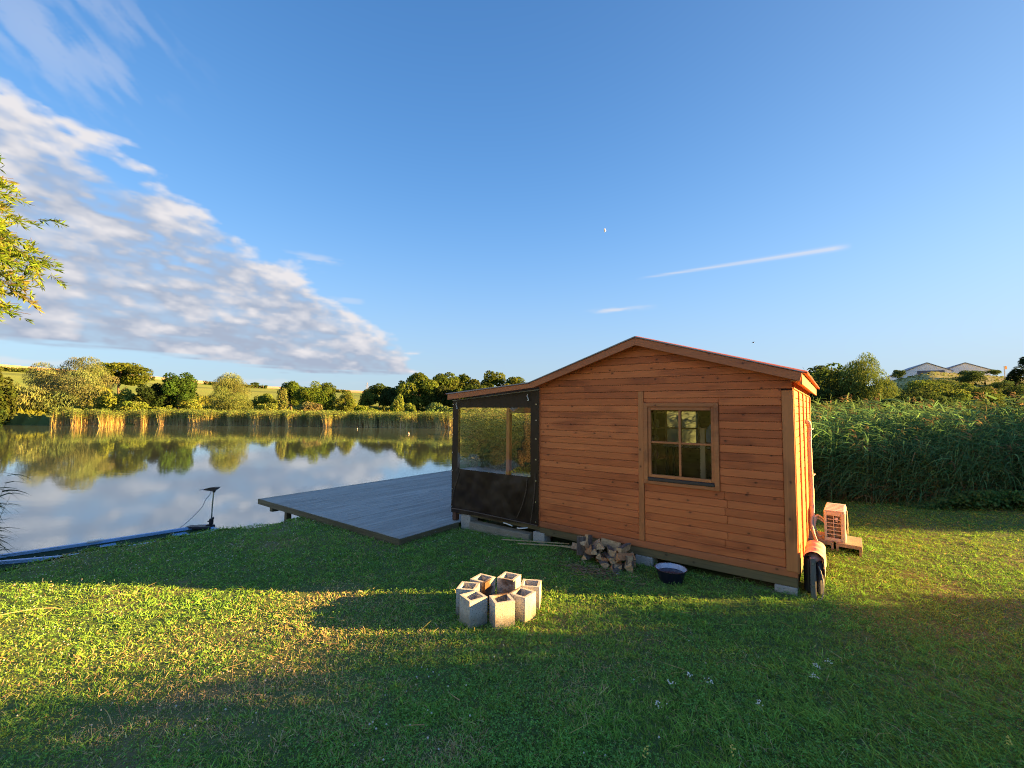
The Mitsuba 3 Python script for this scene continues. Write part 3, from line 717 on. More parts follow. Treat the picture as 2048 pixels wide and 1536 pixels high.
# ------------------------------------------------------------------ basin
bs = thing('enamel_basin', 'dark blue enamel basin with white inside standing by the cabin wall', 'basin')
bc = np.array([2.115, 5.87, -.245])
part(bs, 'shell', lathe([(0, 0), (.13, 0), (.14, .01), (.19, .16), (.205, .172), (.205, .179), (.193, .179)], 40, bc), 'enamel_blue', smooth=40)
part(bs, 'lining', lathe([(.201, .180), (.187, .166), (.135, .03), (0, .022)], 40, bc), 'enamel_white', smooth=40)
part(bs, 'water', lathe([(.172, .122), (0, .122)], 40, bc), 'enamel_blue')

# ------------------------------------------------------------------ air conditioner on blocks, pipes
def hmat(x, y, z, yaw=0.0):
    return trimesh.transformations.translation_matrix([x, y, z]) @ np.block([[MH[:3, :3], np.zeros((3, 1))], [np.zeros((1, 3)), 1]]) @ trimesh.transformations.rotation_matrix(yaw, [0, 0, 1])
AX, AY, AZ = 5.14, 7.02, -.045
def rbox(x0, x1, y0, y1, z0, z1, b):
    return bb(x1 - x0, y1 - y0, z1 - z0, b, ((x0 + x1) / 2, (y0 + y1) / 2, (z0 + z1) / 2))
def acp(m):
    m.apply_transform(np.diag([.95, 1, .87, 1]))
    m.apply_transform(hmat(AX, AY, AZ, math.radians(-2)))
    return m
ac = thing('air_conditioner_unit', 'cream outdoor air conditioner unit on concrete blocks beside the cabin', 'air conditioner')
# local: x across (0.29 wide, away from the wall), y along the wall (0.74 long), z up; its end grille faces the camera
case = cat(rbox(-.145, -.125, .012, .74, .02, .53, .006), rbox(.115, .145, .03, .74, .02, .525, .012), rbox(-.124, .114, .72, .74, .02, .53, .006), rbox(-.142, .14, .0, .735, .53, .556, .012), rbox(-.145, .145, .0, .74, .0, .02, .006),
           rbox(-.143, -.105, .0, .02, .02, .53, .006), rbox(.082, .143, .0, .028, .02, .528, .010), rbox(-.105, .082, .0, .02, .02, .06, .004), rbox(-.105, .082, .0, .02, .46, .53, .004))
part(ac, 'case', acp(case), 'ac_case')
part(ac, 'fins', acp(rbox(-.11, .10, .045, .06, .03, .52, .002)), 'ac_fins')
part(ac, 'grille_bar', acp(rbox(-.018, -.006, .001, .02, .06, .46, .002)), 'ac_case')
for i in range(5):
    z = .06 + (i + 1) * .4 / 6
    part(ac, 'grille_bar', acp(rbox(-.104, .081, .003, .018, z - .006, z + .006, .002)), 'ac_case')
for y in (.10, .22, .34, .46, .58):
    part(ac, 'top_rib', acp(rbox(-.12, .12, y, y + .03, .5565, .563, .003)), 'ac_case')
fan = lathe([(.0, 0), (.21, 0), (.22, .01), (.22, .02), (.2, .02), (.0, .008)], 32); fan.apply_transform(trimesh.transformations.translation_matrix([.146, .40, .28]) @ trimesh.transformations.rotation_matrix(math.pi / 2, [0, 1, 0]))
part(ac, 'fan_cover', acp(fan), 'ac_fins', smooth=40)
part(ac, 'valve', acp(cat(rbox(.0, .05, .025, .044, .39, .43, .006), rbox(.01, .045, .028, .044, .35, .375, .006))), 'white_plastic')
for i, (x0, x1, y, lab) in enumerate(((-.40, -.02, .0, 'hollow concrete block under the air conditioner, nearer the cabin wall'), (.01, .33, -.01, 'hollow concrete block under the air conditioner, farther from the cabin wall'))):
    g = sbox(x0, -.26, x1, -.003).difference(sbox(x0 + .035, -.30, x1 - .035, -.055))
    m = trimesh.creation.extrude_polygon(g, .62, engine='earcut'); v = m.vertices.copy(); m.vertices = np.stack([v[:, 0], .62 - v[:, 2] - .04 + y, v[:, 1]], 1)
    m.fix_normals(); m.apply_transform(hmat(AX, AY, AZ, math.radians(-2)))
    k = num('support_block'); scene[k] = mikit.ply(m, 'concrete_brown'); tag(k, lab, 'concrete block', 'blocks under the air conditioner')
pp = thing('refrigerant_pipe', 'pale insulated pipe running down the right cabin wall', 'pipe')
part(pp, 'riser', tube(spline([W(-.02, 2.25, 1.84), W(-.06, 2.25, 1.82), W(-.065, 2.28, 1.70), W(-.06, 2.24, 1.4), W(-.065, 2.3, .9), W(-.07, 2.25, .5), W(-.075, 2.18, .28)], 40), .034, 10), 'pipe_wrap', smooth=True)
for z in (1.72, .98):
    part(pp, 'clip', tube([W(-.10, 2.2, z), W(-.115, 2.36, z + .01), W(-.03, 2.5, z)], .007, 5), 'white_plastic')
hs = thing('drain_hose', 'grey corrugated hoses hanging from the pipe to the ground by the cabin', 'hose')
for o in (0, .05, .10):
    part(hs, 'hose', tube(spline([W(-.07, 2.18 - o * .4, .34), W(-.08, 2.1 - o, .14), W(-.11 - o * .5, 1.95 - o, -.05), W(-.16 - o * .4, 1.8, -.19)], 40), np.where(np.arange(40) % 2, .019, .023), 8), 'hose_grey', smooth=True)
lp = thing('connection_pipe', 'pair of pale looped pipes joining the wall pipe to the air conditioner', 'pipe')
for d_, r_ in ((0, .016), (.045, .014)):
    part(lp, 'tube', tube(spline([W(-.09, 2.25, .16 - d_), W(-.095, 2.36, .25 - d_), W(-.12, 2.42, .31 - d_), W(-.17, 2.42, .30 - d_), W(-.225, 2.42, .26 - d_)], 30), r_, 8), 'pipe_wrap', smooth=True)
part(lp, 'tube', tube(spline([W(-.10, 2.30, .14), W(-.13, 2.36, .02), W(-.16, 2.38, .0), W(-.21, 2.40, .02)], 20), .012, 8), 'pipe_wrap', smooth=True)

# ------------------------------------------------------------------ folded lounger with a pink cover at the corner
bg = thing('folded_lounger', 'folded dark camping lounger under a pale pink cover leaning at the cabin corner', 'lounger')
def bgm(m):
    m.apply_transform(np.diag([.84, 1, .86, 1]))
    m.apply_transform(hmat(*W(-.15, .0, -.21)))
    return m
# local x to the right of the wall, y along the wall
part(bg, 'cushion', bgm(bb(.13, .62, .50, .05, (-.045, .34, .29))), 'black', smooth=50)
part(bg, 'cushion', bgm(bb(.09, .60, .46, .04, (.075, .36, .27))), 'slate_cloth', smooth=50)
def cover():
    n1, n2 = 26, 30; v = []
    for i in range(n1):
        for j in range(n2):
            a, b = i / (n1 - 1), j / (n2 - 1)
            ph = math.pi * (1.05 - 1.35 * b)
            rx, rz = .115, .10
            x, z = rx * math.cos(ph), .52 + rz * math.sin(ph)
            if b > .78: z = .52 + rz * math.sin(math.pi * (1.05 - 1.35 * .78)) - (b - .78) * 1.15; x = rx * math.cos(math.pi * (1.05 - 1.35 * .78)) + .02 * (b - .78)
            w = .014 * math.sin(a * 19 + b * 2) + .022 * (meshkit.fbm(np.array([[a * 6, b * 5, 2.]]), 3)[0] - .5)
            v.append([x * (1 + w * 6) + .015, .05 + a * .6, z + w])
    f = [[i * n2 + j, i * n2 + j + 1, (i + 1) * n2 + j + 1, (i + 1) * n2 + j] for i in range(n1 - 1) for j in range(n2 - 1)]
    v = (np.array(v) * [.84, 1, .86]) @ MH[:3, :3].T + W(-.15, .0, -.21)
    return v, np.array(f)
part(bg, 'cover', cover(), 'pink_cloth', smooth=True)
part(bg, 'cover_fill', bgm(bb(.19, .58, .16, .07, (.015, .36, .51))), 'pink_cloth', smooth=60)
part(bg, 'frame_bar', bgm(bb(.07, .03, .56, .012, (.005, .015, .28))), 'smoky_bar')
for z in (.48, .18):
    part(bg, 'bolt', bgm(trimesh.creation.cylinder(.016, .01, sections=12, transform=trimesh.transformations.translation_matrix([.005, -.002, z]) @ trimesh.transformations.rotation_matrix(math.pi / 2, [1, 0, 0]))), 'metal')
part(bg, 'strap', bgm(tube(spline([(.07, .03, .45), (.115, .03, .25), (.105, .04, .05), (.05, .03, .01)], 16), .008, 6)), 'hose_grey', smooth=True)

# ------------------------------------------------------------------ boat and its motor
bt = thing('punt_boat', 'flat green punt with riveted blue gunwales moored behind the grass bank', 'boat')
out = Polygon([(-8.80, 7.02), (-8.50, 7.36), (-7.72, 8.06), (-6.46, 9.34), (-5.92, 8.98), (-6.55, 8.12), (-7.35, 7.36), (-8.2, 7.04), (-8.62, 6.90)])
ring = out.buffer(.02, join_style=2).difference(out.buffer(-.045, join_style=2))
cutb = Polygon([(-7.78, 7.9), (-7.86, 8.12), (-7.62, 8.30), (-7.56, 8.1)])
m = trimesh.creation.extrude_polygon(ring.difference(cutb) if False else ring, .05, engine='earcut'); m.apply_translation([0, 0, -.515])
part(bt, 'gunwale', m, 'boat_blue')
m = trimesh.creation.extrude_polygon(out.buffer(.012, join_style=2).difference(out.buffer(-.01, join_style=2)), .42, engine='earcut'); m.apply_translation([0, 0, -.94])
part(bt, 'hull', m, 'boat_green')
m = trimesh.creation.extrude_polygon(out.buffer(-.012), .03, engine='earcut'); m.apply_translation([0, 0, -.76])
part(bt, 'floor', m, 'boat_green')
for a, b in (((-7.5, 8.25), (-6.9, 7.72)), ((-6.75, 9.0), (-6.2, 8.6))):
    a, b = np.array(a), np.array(b); m = bb(np.linalg.norm(b - a), .22, .025, .004); m.apply_transform(trimesh.transformations.rotation_matrix(math.atan2(*(b - a)[::-1]), [0, 0, 1])); m.apply_translation([*(a + b) / 2, -.56])
    part(bt, 'bench', m, 'boat_blue')
for i in range(14):
    q = np.array([-8.46, 7.40]) + (np.array([-6.50, 9.30]) - np.array([-8.46, 7.40])) * i / 13.
    q = np.array(out.exterior.interpolate(out.exterior.project(__import__('shapely').Point(*q))).coords[0])
    part(bt, 'rivet', trimesh.creation.icosphere(1, .008).apply_translation([q[0] + .03, q[1] - .03, -.464]), 'metal')
m = bb(.22, .10, .03, .004); m.apply_transform(trimesh.transformations.rotation_matrix(.75, [0, 0, 1])); m.apply_translation([-7.62, 8.13, -.455]); part(bt, 'gunwale_plate', m, 'white_plastic')
mo = thing('trolling_motor', 'black electric outboard motor with upright shaft clamped to the punt stern', 'outboard motor')
mx, my = -6.22, 9.18
def mol(m, rot=0.0):
    m.apply_transform(trimesh.transformations.rotation_matrix(rot, [0, 0, 1])); m.apply_translation([mx, my, 0]); return m
part(mo, 'shaft', mol(tube([(0.0, 0, -.42), (.005, 0, .0), (.025, 0, .27)], .013, 8)), 'metal', smooth=True)
hd = trimesh.creation.extrude_polygon(Polygon([(-.175, .285), (-.17, .305), (-.05, .335), (.07, .345), (.125, .342), (.11, .315), (.06, .28), (.0, .268), (-.1, .272)]), .085, engine='earcut')
v = hd.vertices.copy(); tp = 1 - .45 * np.clip((-v[:, 0]) / .18, 0, 1); hd.vertices = np.stack([v[:, 0], (v[:, 2] - .0425) * tp, v[:, 1]], 1); hd.fix_normals()
part(mo, 'head', mol(hd), 'black')
part(mo, 'collar', mol(tube([(.024, 0, .235), (.028, 0, .285)], [.024, .036], 10)), 'black', smooth=True)
part(mo, 'tiller', mol(tube([(-.17, 0, .295), (-.29, 0.01, .28)], [.012, .009], 8)), 'metal', smooth=True)
part(mo, 'clamp', mol(cat(bb(.06, .07, .12, .01, (0, 0, -.36)), bb(.16, .06, .035, .008, (-.02, 0, -.44)), bb(.03, .05, .05, .008, (.03, 0, -.3)), bb(.05, .05, .02, .006, (-.045, 0, -.36)))), 'black')
part(mo, 'mount', mol(cat(bb(.36, .2, .05, .012, (-.14, -.02, -.47)), bb(.26, .16, .035, .01, (-.36, .0, -.475)))), 'black')
part(mo, 'cable', mol(tube(spline([(-.04, 0, .27), (-.07, 0, .17), (-.15, 0, .06), (-.20, 0.0, -.06), (-.33, -.02, -.22), (-.5, -.1, -.42), (-.6, -.2, -.46)], 30), .006, 5)), 'hose_grey', smooth=True)

for (x, y), lab in (((-20.5, 58.0), 'small white fishing float on the lake, the left one'), ((-11.3, 48.0), 'small white fishing float on the lake, the right one')):
    fl = thing('fishing_float', lab, 'float', 'floats on the lake')
    part(fl, 'bulb', trimesh.creation.icosphere(2, .07).apply_translation([x, y, -.66]), 'white_plastic', smooth=True); part(fl, 'stem', tube([(x, y, -.62), (x, y, -.5)], .015, 6), 'signal_orange')
bi = thing('bird', 'tiny dark bird flying in the sky above the cabin roof', 'bird')
bd0 = np.array([33.5, 60.0, 11.6])
part(bi, 'body', lathe([(0, -.16), (.03, -.1), (.05, 0), (.035, .1), (0, .2)], 10).apply_transform(trimesh.transformations.rotation_matrix(math.pi / 2, [0, 1, 0])).apply_translation(bd0), 'black', smooth=True)
part(bi, 'wing', trimesh.Trimesh(np.array([[0, 0, 0], [.1, 0, .01], [.02, -.3, .12], [-.06, -.32, .1], [-.1, 0, .02], [0, 0, .03]]) + bd0, [[0, 1, 2], [0, 2, 3], [0, 3, 4], [5, 2, 1], [5, 3, 2], [5, 4, 3]], process=False), 'black')
part(bi, 'wing', trimesh.Trimesh(np.array([[0, 0, 0], [.1, 0, .01], [.02, .3, .12], [-.06, .32, .1], [-.1, 0, .02], [0, 0, .03]]) + bd0, [[0, 2, 1], [0, 3, 2], [0, 4, 3], [5, 1, 2], [5, 2, 3], [5, 3, 4]], process=False), 'black')
# the moon: only its sunlit half shows by day
md = np.array([math.sin(math.radians(12.1)) * math.cos(math.radians(22.5)), math.cos(math.radians(12.1)) * math.cos(math.radians(22.5)), math.sin(math.radians(22.5))]) * 6000
mm = trimesh.creation.icosphere(4, 22.0); sd = SUN - .55 * md / 6000 * 0
keep = (mm.triangles_center @ SUN) > 2
mm.update_faces(keep)
scene['moon'] = mikit.ply(mm.apply_translation(md), 'moon_rock', smooth=True); tag('moon', 'small pale half moon in the blue sky above the cabin roof', 'moon')

# ------------------------------------------------------------------ trees
def trunk_mesh(x, y, z0, z1, r, lean=0.0):
    k = np.linspace(0, 1, 7); p = np.stack([x + lean * k ** 2 + r * .6 * np.sin(k * 5 + x), y + r * .5 * np.cos(k * 4 + y), z0 - .3 + (z1 - z0 + .3) * k], 1)
    ms = [tube(p, r * (1 - .75 * k), 7)]
    for i in range(5):
        a = R.uniform(0, 6.28); b = p[2 + i % 4]; e = b + np.array([math.cos(a), math.sin(a), .9]) * (z1 - z0) * R.uniform(.2, .35)
        ms.append(tube(spline([b, (b + e) / 2 + [0, 0, .1 * r], e], 6), np.linspace(r * .4, r * .08, 6), 5))
    return cat(*ms)


def tree(name, label, x, y, top, w, col, n=5000, leaf=.1, kind='round', cat_='tree', group=None, zb=None, gap=.33, squash=None, depth=None, tip=None):
    z0 = float(land(x, y)) if zb is None else zb
    if top - z0 < 1.2:
        print('LOW', label, round(z0, 2), top)
    h = max(top - z0, 1.8); rx = min(w / 2, h * .95) if kind == 'bush' else w / 2
    k = thing(name, label, cat_, group)
    lo = {'round': .18, 'bush': .0, 'willow': .02, 'tall': .1, 'umbrella': .42, 'cone': .03}[kind] * h
    c = np.array([x, y, z0 + lo + (h - lo) / 2]); rad = np.array([rx, depth or rx, (h - lo) / 2])
    part(k, 'trunk', trunk_mesh(x, y, z0, z0 + lo + (h - lo) * .6, max(.06, .035 * h)), 'trunk', smooth=True)
    nl = 36 if kind != 'bush' else 24
    d = R.normal(size=(nl, 3)); d /= np.linalg.norm(d, axis=1, keepdims=True)
    lc = d * R.uniform(.45, .82, (nl, 1)); lr = R.uniform(.18, .42, nl)
    if kind == 'cone':
        zz = R.uniform(-.95, .8, nl); q = (1 - zz) / 2; ph = R.uniform(0, 6.28, nl)
        lc = np.stack([np.cos(ph) * q * .8, np.sin(ph) * q * .8, zz], 1); lr = .12 + .22 * q
    tone = 1 + .16 * R.normal(size=nl); tint = 1 + .05 * R.normal(size=(nl, 3))
    i = R.choice(nl, n, p=lr ** 2 / (lr ** 2).sum())
    d = R.normal(size=(n, 3)); d[:, 2] += .15; d /= np.linalg.norm(d, axis=1, keepdims=True)
    q = lc[i] + d * (lr[i] * (.62 + .42 * R.random(n) ** .6))[:, None]
    keep = meshkit.noise(q * 5.5 + x) > gap * R.random(n)
    q, d, i = q[keep], d[keep], i[keep]; n = len(q)
    P = c + q * rad
    P[:, 2] = np.maximum(P[:, 2], z0 + .05)
    l = leaf * math.sqrt(rx * (h - lo) / 2) * R.uniform(.6, 1.35, n)
    L = Leaves()
    cc = 1.35 * np.asarray(col)[None] * [.92, 1.06, 1.0] * (tone[i] * (1 + .17 * R.normal(size=n)))[:, None] * tint[i] * (1 + .06 * R.normal(size=(n, 3)))
    if kind == 'willow':
        D = np.stack([d[:, 0] * .5 + R.normal(size=n) * .25, d[:, 1] * .5 + R.normal(size=n) * .25, -.9 + 0 * d[:, 0]], 1)
        L.faces(P, D, d + .5 * R.normal(size=(n, 3)), l * 1.7, l * .45, cc)
    elif kind == 'cone':
        L.faces(P, d * [1, 1, .2] + [0, 0, -.25], np.array([0, 0, 1.]) + .4 * R.normal(size=(n, 3)), l * 1.6, l * .6, cc)
    else:
        N = d + .55 * R.normal(size=(n, 3)); D = np.cross(N, R.normal(size=(n, 3)))
        L.faces(P, D, N, l * 1.15, l * .85, cc)
    key = num(f'{k}__crown'); L.put(key)
    return k


G1, G2, G3, G4, G5 = (.075, .105, .022), (.045, .068, .020), (.155, .17, .055), (.11, .135, .026), (.03, .048, .018)
FARG = None
tree('willow_tree', 'large pale silvery willow at the left of the far lake bank', -72.8, 72, 10.4, 13.0, (.15, .16, .075), 30000, .034, 'willow', 'tree', depth=5)
tree('willow_tree', 'low grey-green willow leaning left of the large pale willow', -76.5, 69, 5.9, 7.0, (.15, .165, .07), 6000, .09, 'willow', depth=4)
tree('umbrella_tree', 'dark flat-topped tree behind the large pale willow', -85.8, 95, 12.2, 12.0, (.085, .105, .022), 9000, .08, 'umbrella', depth=5)
tree('bush', 'yellow-green bush at the foot of the flat-topped tree', -66.5, 73, 5.4, 6.2, (.17, .19, .04), 6000, .09, 'bush', 'bush', depth=3)
tree('bush', 'low yellow-green bush right of the large pale willow by the far reeds', -60.5, 69.5, 3.0, 5.0, (.15, .18, .04), 4000, .1, 'bush', 'bush', depth=2)
tree('bush', 'very dark rounded bush left of the dark green tree on the far bank', -60.6, 73, 6.2, 5.0, (.022, .032, .012), 6000, .1, 'bush', 'bush', depth=3)
tree('broad_tree', 'dark green tree with uneven crown beside the very dark bush', -57.6, 75, 8.1, 5.6, (.042, .075, .018), 8000, .085, 'tall', depth=3)
tree('bush', 'low olive bush in the reeds before the dark green tree', -57.0, 71.5, 2.4, 6.5, (.16, .175, .04), 4000, .1, 'bush', 'bush', depth=2)
tree('willow_tree', 'pale olive willow standing alone in the middle of the far bank', -51.9, 80, 8.1, 8.4, (.135, .15, .055), 20000, .04, 'willow', depth=4)
tree('bush', 'olive bush at the left foot of the middle willow', -54.5, 74, 3.6, 5.2, (.16, .17, .04), 4000, .1, 'bush', 'bush', depth=2)
tree('ridge_tree', 'tiny lone tree on the ridge left of the middle willow', -223.9, 300, 24.2, 6.2, G2, 1500, .16, 'umbrella', group='lone trees on the ridge')
tree('ridge_tree', 'tiny lone tree on the ridge right of the middle willow', -177.7, 300, 19.6, 6.6, G2, 1500, .16, 'umbrella', group='lone trees on the ridge')
tree('round_tree', 'round dark green tree with visible trunk, leftmost of the row across the lake', -48.1, 95, 8.1, 6.2, (.07, .10, .02), 7000, .09, 'round')
tree('round_tree', 'bright green round tree, second in the row across the lake', -40.8, 88, 7.1, 5.4, (.10, .135, .026), 7000, .09, 'round')
tree('round_tree', 'smaller green tree, third in the row across the lake', -35.9, 84, 5.8, 4.0, (.08, .115, .022), 6000, .09, 'tall')
tree('round_tree', 'olive green tree, fourth in the row across the lake', -32.3, 84, 5.5, 4.6, (.11, .125, .03), 6000, .09, 'tall')
tree('round_tree', 'dark tree top showing behind the third tree of the row', -51.0, 120, 9.3, 5.4, (.06, .08, .02), 4000, .1, 'round')
tree('round_tree', 'small round tree at the right end of the row in the meadow', -36.6, 110, 6.5, 4.8, (.085, .11, .024), 4000, .1, 'round')
tree('slender_tree', 'slender pale young tree before the row across the lake', -40.0, 76, 5.4, 1.7, (.16, .17, .06), 2500, .13, 'tall')
tree('bush', 'low grey-brown bush in front of the row across the lake', -33.9, 74, 2.9, 4.2, (.17, .15, .07), 3000, .11, 'bush', 'bush', depth=2)
tree('bush', 'low dark bush on the meadow slope left of the row of trees', -56.0, 98, 5.2, 5.6, (.12, .15, .03), 2500, .12, 'bush', 'bush')
WG = 'trees of the wood behind the lake'
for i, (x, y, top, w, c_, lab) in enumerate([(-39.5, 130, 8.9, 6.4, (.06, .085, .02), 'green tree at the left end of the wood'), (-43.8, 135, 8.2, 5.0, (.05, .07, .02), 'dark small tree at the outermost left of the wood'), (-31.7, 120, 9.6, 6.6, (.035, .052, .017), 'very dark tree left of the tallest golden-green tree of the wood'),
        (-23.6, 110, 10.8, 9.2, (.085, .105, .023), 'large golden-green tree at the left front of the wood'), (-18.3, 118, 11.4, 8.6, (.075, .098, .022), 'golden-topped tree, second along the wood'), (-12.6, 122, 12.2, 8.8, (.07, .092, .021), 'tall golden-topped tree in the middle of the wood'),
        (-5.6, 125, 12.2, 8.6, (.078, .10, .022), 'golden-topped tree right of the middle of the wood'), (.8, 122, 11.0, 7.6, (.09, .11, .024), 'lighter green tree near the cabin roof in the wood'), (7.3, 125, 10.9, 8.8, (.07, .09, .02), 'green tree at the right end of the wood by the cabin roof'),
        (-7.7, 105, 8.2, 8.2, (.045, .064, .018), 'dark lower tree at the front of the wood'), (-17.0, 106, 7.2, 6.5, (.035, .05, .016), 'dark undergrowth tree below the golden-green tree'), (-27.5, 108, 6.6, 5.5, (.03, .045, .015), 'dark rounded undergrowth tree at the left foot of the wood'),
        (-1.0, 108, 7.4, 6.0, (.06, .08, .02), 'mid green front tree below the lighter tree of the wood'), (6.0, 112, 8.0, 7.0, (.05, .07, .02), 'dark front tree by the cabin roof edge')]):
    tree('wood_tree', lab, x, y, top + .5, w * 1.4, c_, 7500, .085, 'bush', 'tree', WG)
for x, y, top, w, c_, lab in [(-20.9, 80, 4.4, 3.2, (.16, .19, .05), 'pale yellow-green bush in the meadow before the wood'), (-18.1, 78, 3.5, 2.8, (.15, .18, .045), 'second smaller pale bush right of the yellow-green bush'), (-13.4, 76, 3.0, 5.6, (.11, .15, .06), 'wide grey-green bush behind the reeds near the cabin'), (-9.5, 73, 2.5, 5.0, (.14, .17, .05), 'low light bush behind the reeds at the terrace roof'),
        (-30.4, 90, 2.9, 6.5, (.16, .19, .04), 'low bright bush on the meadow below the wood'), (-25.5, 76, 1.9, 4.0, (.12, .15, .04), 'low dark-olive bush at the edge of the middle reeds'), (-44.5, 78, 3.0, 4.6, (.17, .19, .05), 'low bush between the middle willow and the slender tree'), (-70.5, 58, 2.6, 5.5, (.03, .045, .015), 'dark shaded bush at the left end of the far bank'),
        (-74.5, 63, 7.6, 6.0, (.05, .06, .016), 'dark tree at the left picture edge across the lake'), (-66, 64.5, 1.9, 4.2, (.13, .15, .05), 'low bush at the foot of the large pale willow, left')]:
    tree('bush', lab, x, y, top, w, c_, 3500, .11, 'bush', 'bush', depth=w / 3)
# right of the cabin
tree('willow_tree', 'weeping willow with golden sunlit top right of the cabin', 30.9, 38, 6.9, 4.6, (.10, .125, .035), 22000, .04, 'willow')
for x, y, top, w, c_, kd_, lab in [(29.2, 40, 5.8, 6.2, (.05, .07, .022), 'round', 'dark tree behind the cabin eave, nearest the cabin'), (33.0, 45, 7.3, 7.4, (.055, .075, .024), 'round', 'dark rounded tree left of the weeping willow'), (30.5, 34, 3.8, 5.0, (.04, .06, .022), 'bush', 'dark bush below the weeping willow, left'), (35.0, 36, 3.6, 5.0, (.045, .065, .022), 'bush', 'dark bush below the weeping willow, right'),
        (68.3, 72, 7.4, 6.0, (.10, .13, .03), 'bush', 'sunlit bush in front of the warehouses'), (51.1, 55, 5.6, 5.6, (.08, .11, .03), 'bush', 'olive bush on the slope right of the weeping willow'), (54.9, 55, 5.4, 6.0, (.11, .135, .035), 'bush', 'golden bush in the middle of the right slope'), (67.9, 65, 6.8, 4.6, (.08, .105, .03), 'bush', 'bush below the right warehouse'),
        (64.7, 60, 5.9, 5.0, (.09, .115, .03), 'bush', 'rounded olive bush right of the golden bush'), (135.5, 122, 14.6, 6.6, (.06, .085, .025), 'bush', 'bush on the skyline right of the warehouses'), (85.3, 75, 7.6, 6.5, (.055, .08, .03), 'bush', 'dark bush low on the right slope near the conifer'), (70.2, 60, 4.8, 5.0, (.06, .085, .03), 'bush', 'bluish bush above the right reeds'),
        (43.0, 42, 3.6, 5.2, (.06, .085, .025), 'bush', 'dark low bush behind the middle of the right reeds'), (117, 131, 15.3, 4.0, (.06, .085, .03), 'bush', 'clipped green bush before the left warehouse'), (100, 95, 11.5, 9, (.055, .08, .03), 'bush', 'dark broad bush left of the conifer'), (60, 66, 6.3, 5, (.075, .1, .03), 'bush', 'small bush under the left warehouse'), (110, 104, 12.6, 8, (.06, .085, .03), 'bush', 'dark bush on the skyline left of the conifer'), (45, 50, 4.6, 4.5, (.07, .095, .03), 'bush', 'rounded bush behind the weeping willow, right'), (78, 80, 8.6, 6, (.09, .12, .035), 'bush', 'light bush on the terrace below the right warehouse'), (50, 48, 3.7, 5, (.05, .075, .028), 'bush', 'shaded bush over the right reeds')]:
    tree('slope_bush' if kd_ == 'bush' else 'slope_tree', lab, x, y, top, w, c_, 5000, .085, kd_, 'bush' if kd_ == 'bush' else 'tree')
tree('conifer', 'dark conifer at the right picture edge', 107.0, 90, 14.2, 7.0, (.028, .045, .022), 6000, .1, 'cone')
bt_ = thing('bare_tree', 'thin bare leafless treetop rising behind the cabin eave', 'tree')
part(bt_, 'trunk', tube([(33.3, 48, 0), (33.4, 48, 6.2)], [.1, .03], 6), 'trunk')
ms = []
for i in range(40):
    a = R.uniform(0, 6.28); z = R.uniform(4.2, 6.2); l = R.uniform(.5, 1.1)
    ms.append(tube(spline([(33.35, 48, z), (33.35 + .6 * l * math.cos(a), 48 + .6 * l * math.sin(a), z + .4 * l), (33.35 + l * .9 * math.cos(a + .3), 48 + l * .9 * math.sin(a + .3), z + 1.0 * l)], 5), np.linspace(.022, .006, 5), 4))
part(bt_, 'branches', cat(*ms), 'trunk')

# warehouses on the hill
def warehouse(label, cx, cy, w, zb, ze, zr, dep, yaw, door=None):
    k = thing('warehouse', label, 'warehouse', 'warehouses on the hill')
    M = trimesh.transformations.translation_matrix([cx, cy, 0]) @ trimesh.transformations.rotation_matrix(math.radians(yaw), [0, 0, 1])
    def ex(pts, y0, d):
        m = trimesh.creation.extrude_polygon(Polygon(pts), d, engine='earcut'); v = m.vertices.copy(); m.vertices = np.stack([v[:, 0], y0 + v[:, 2], v[:, 1]], 1); m.fix_normals(); m.apply_transform(M); return m
    part(k, 'wall', ex([(-w / 2, zb), (w / 2, zb), (w / 2, ze), (0, zr), (-w / 2, ze)], 0, dep), 'shed_white')
    sl = (zr - ze) / (w / 2)
    for a in (-1, 1):
        part(k, 'roof', ex([(0, zr + .05), (a * (w / 2 + .4), ze + .05 - sl * .4), (a * (w / 2 + .4), ze + .3 - sl * .4), (0, zr + .3)], -.3, dep + .6), 'shed_roof')
    if door:
        m = bb(door[1] - door[0], .3, door[3] - door[2], .02, ((door[0] + door[1]) / 2, -.08, (door[2] + door[3]) / 2)); m.apply_transform(M); part(k, 'door', m, 'shed_door')
warehouse('pale gabled warehouse with dark opening on the hill, left of the two', 143.8, 150, 12.4, 10, 16.4, 19.3, 22, -30, (-2.6, 4.4, 15.4, 16.7))
warehouse('pale gabled warehouse on the hill, right of the two', 156.0, 149, 12.0, 10, 16.7, 19.3, 22, -33)
sp = thing('marker_post', 'small orange and white marker post on the right skyline', 'post')
part(sp, 'pole', tube([(124.0, 109, 10), (124.0, 109, 14.0)], .12, 6), 'white_plastic'); part(sp, 'flag', bb(.4, .15, .8, .02, (124.4, 109, 13.6)), 'signal_orange')
py_ = thing('pylon', 'tiny faint lattice pylon on the skyline left of the wood', 'pylon')
X0_, Y0_ = -110.0, 330.0
zz = float(land(X0_, Y0_))
part(py_, 'mast', cat(*[tube([(X0_ + a * .9, Y0_ + b * .9, zz - 1), (X0_ + a * .2, Y0_ + b * .2, zz + 9)], .06, 4) for a in (-1, 1) for b in (-1, 1)]), 'hose_grey')
part(py_, 'arm', cat(tube([(X0_ - 1.6, Y0_, zz + 6.5), (X0_ + 1.6, Y0_, zz + 6.5)], .06, 4), tube([(X0_ - 1.2, Y0_, zz + 8), (X0_ + 1.2, Y0_, zz + 8)], .06, 4)), 'hose_grey')

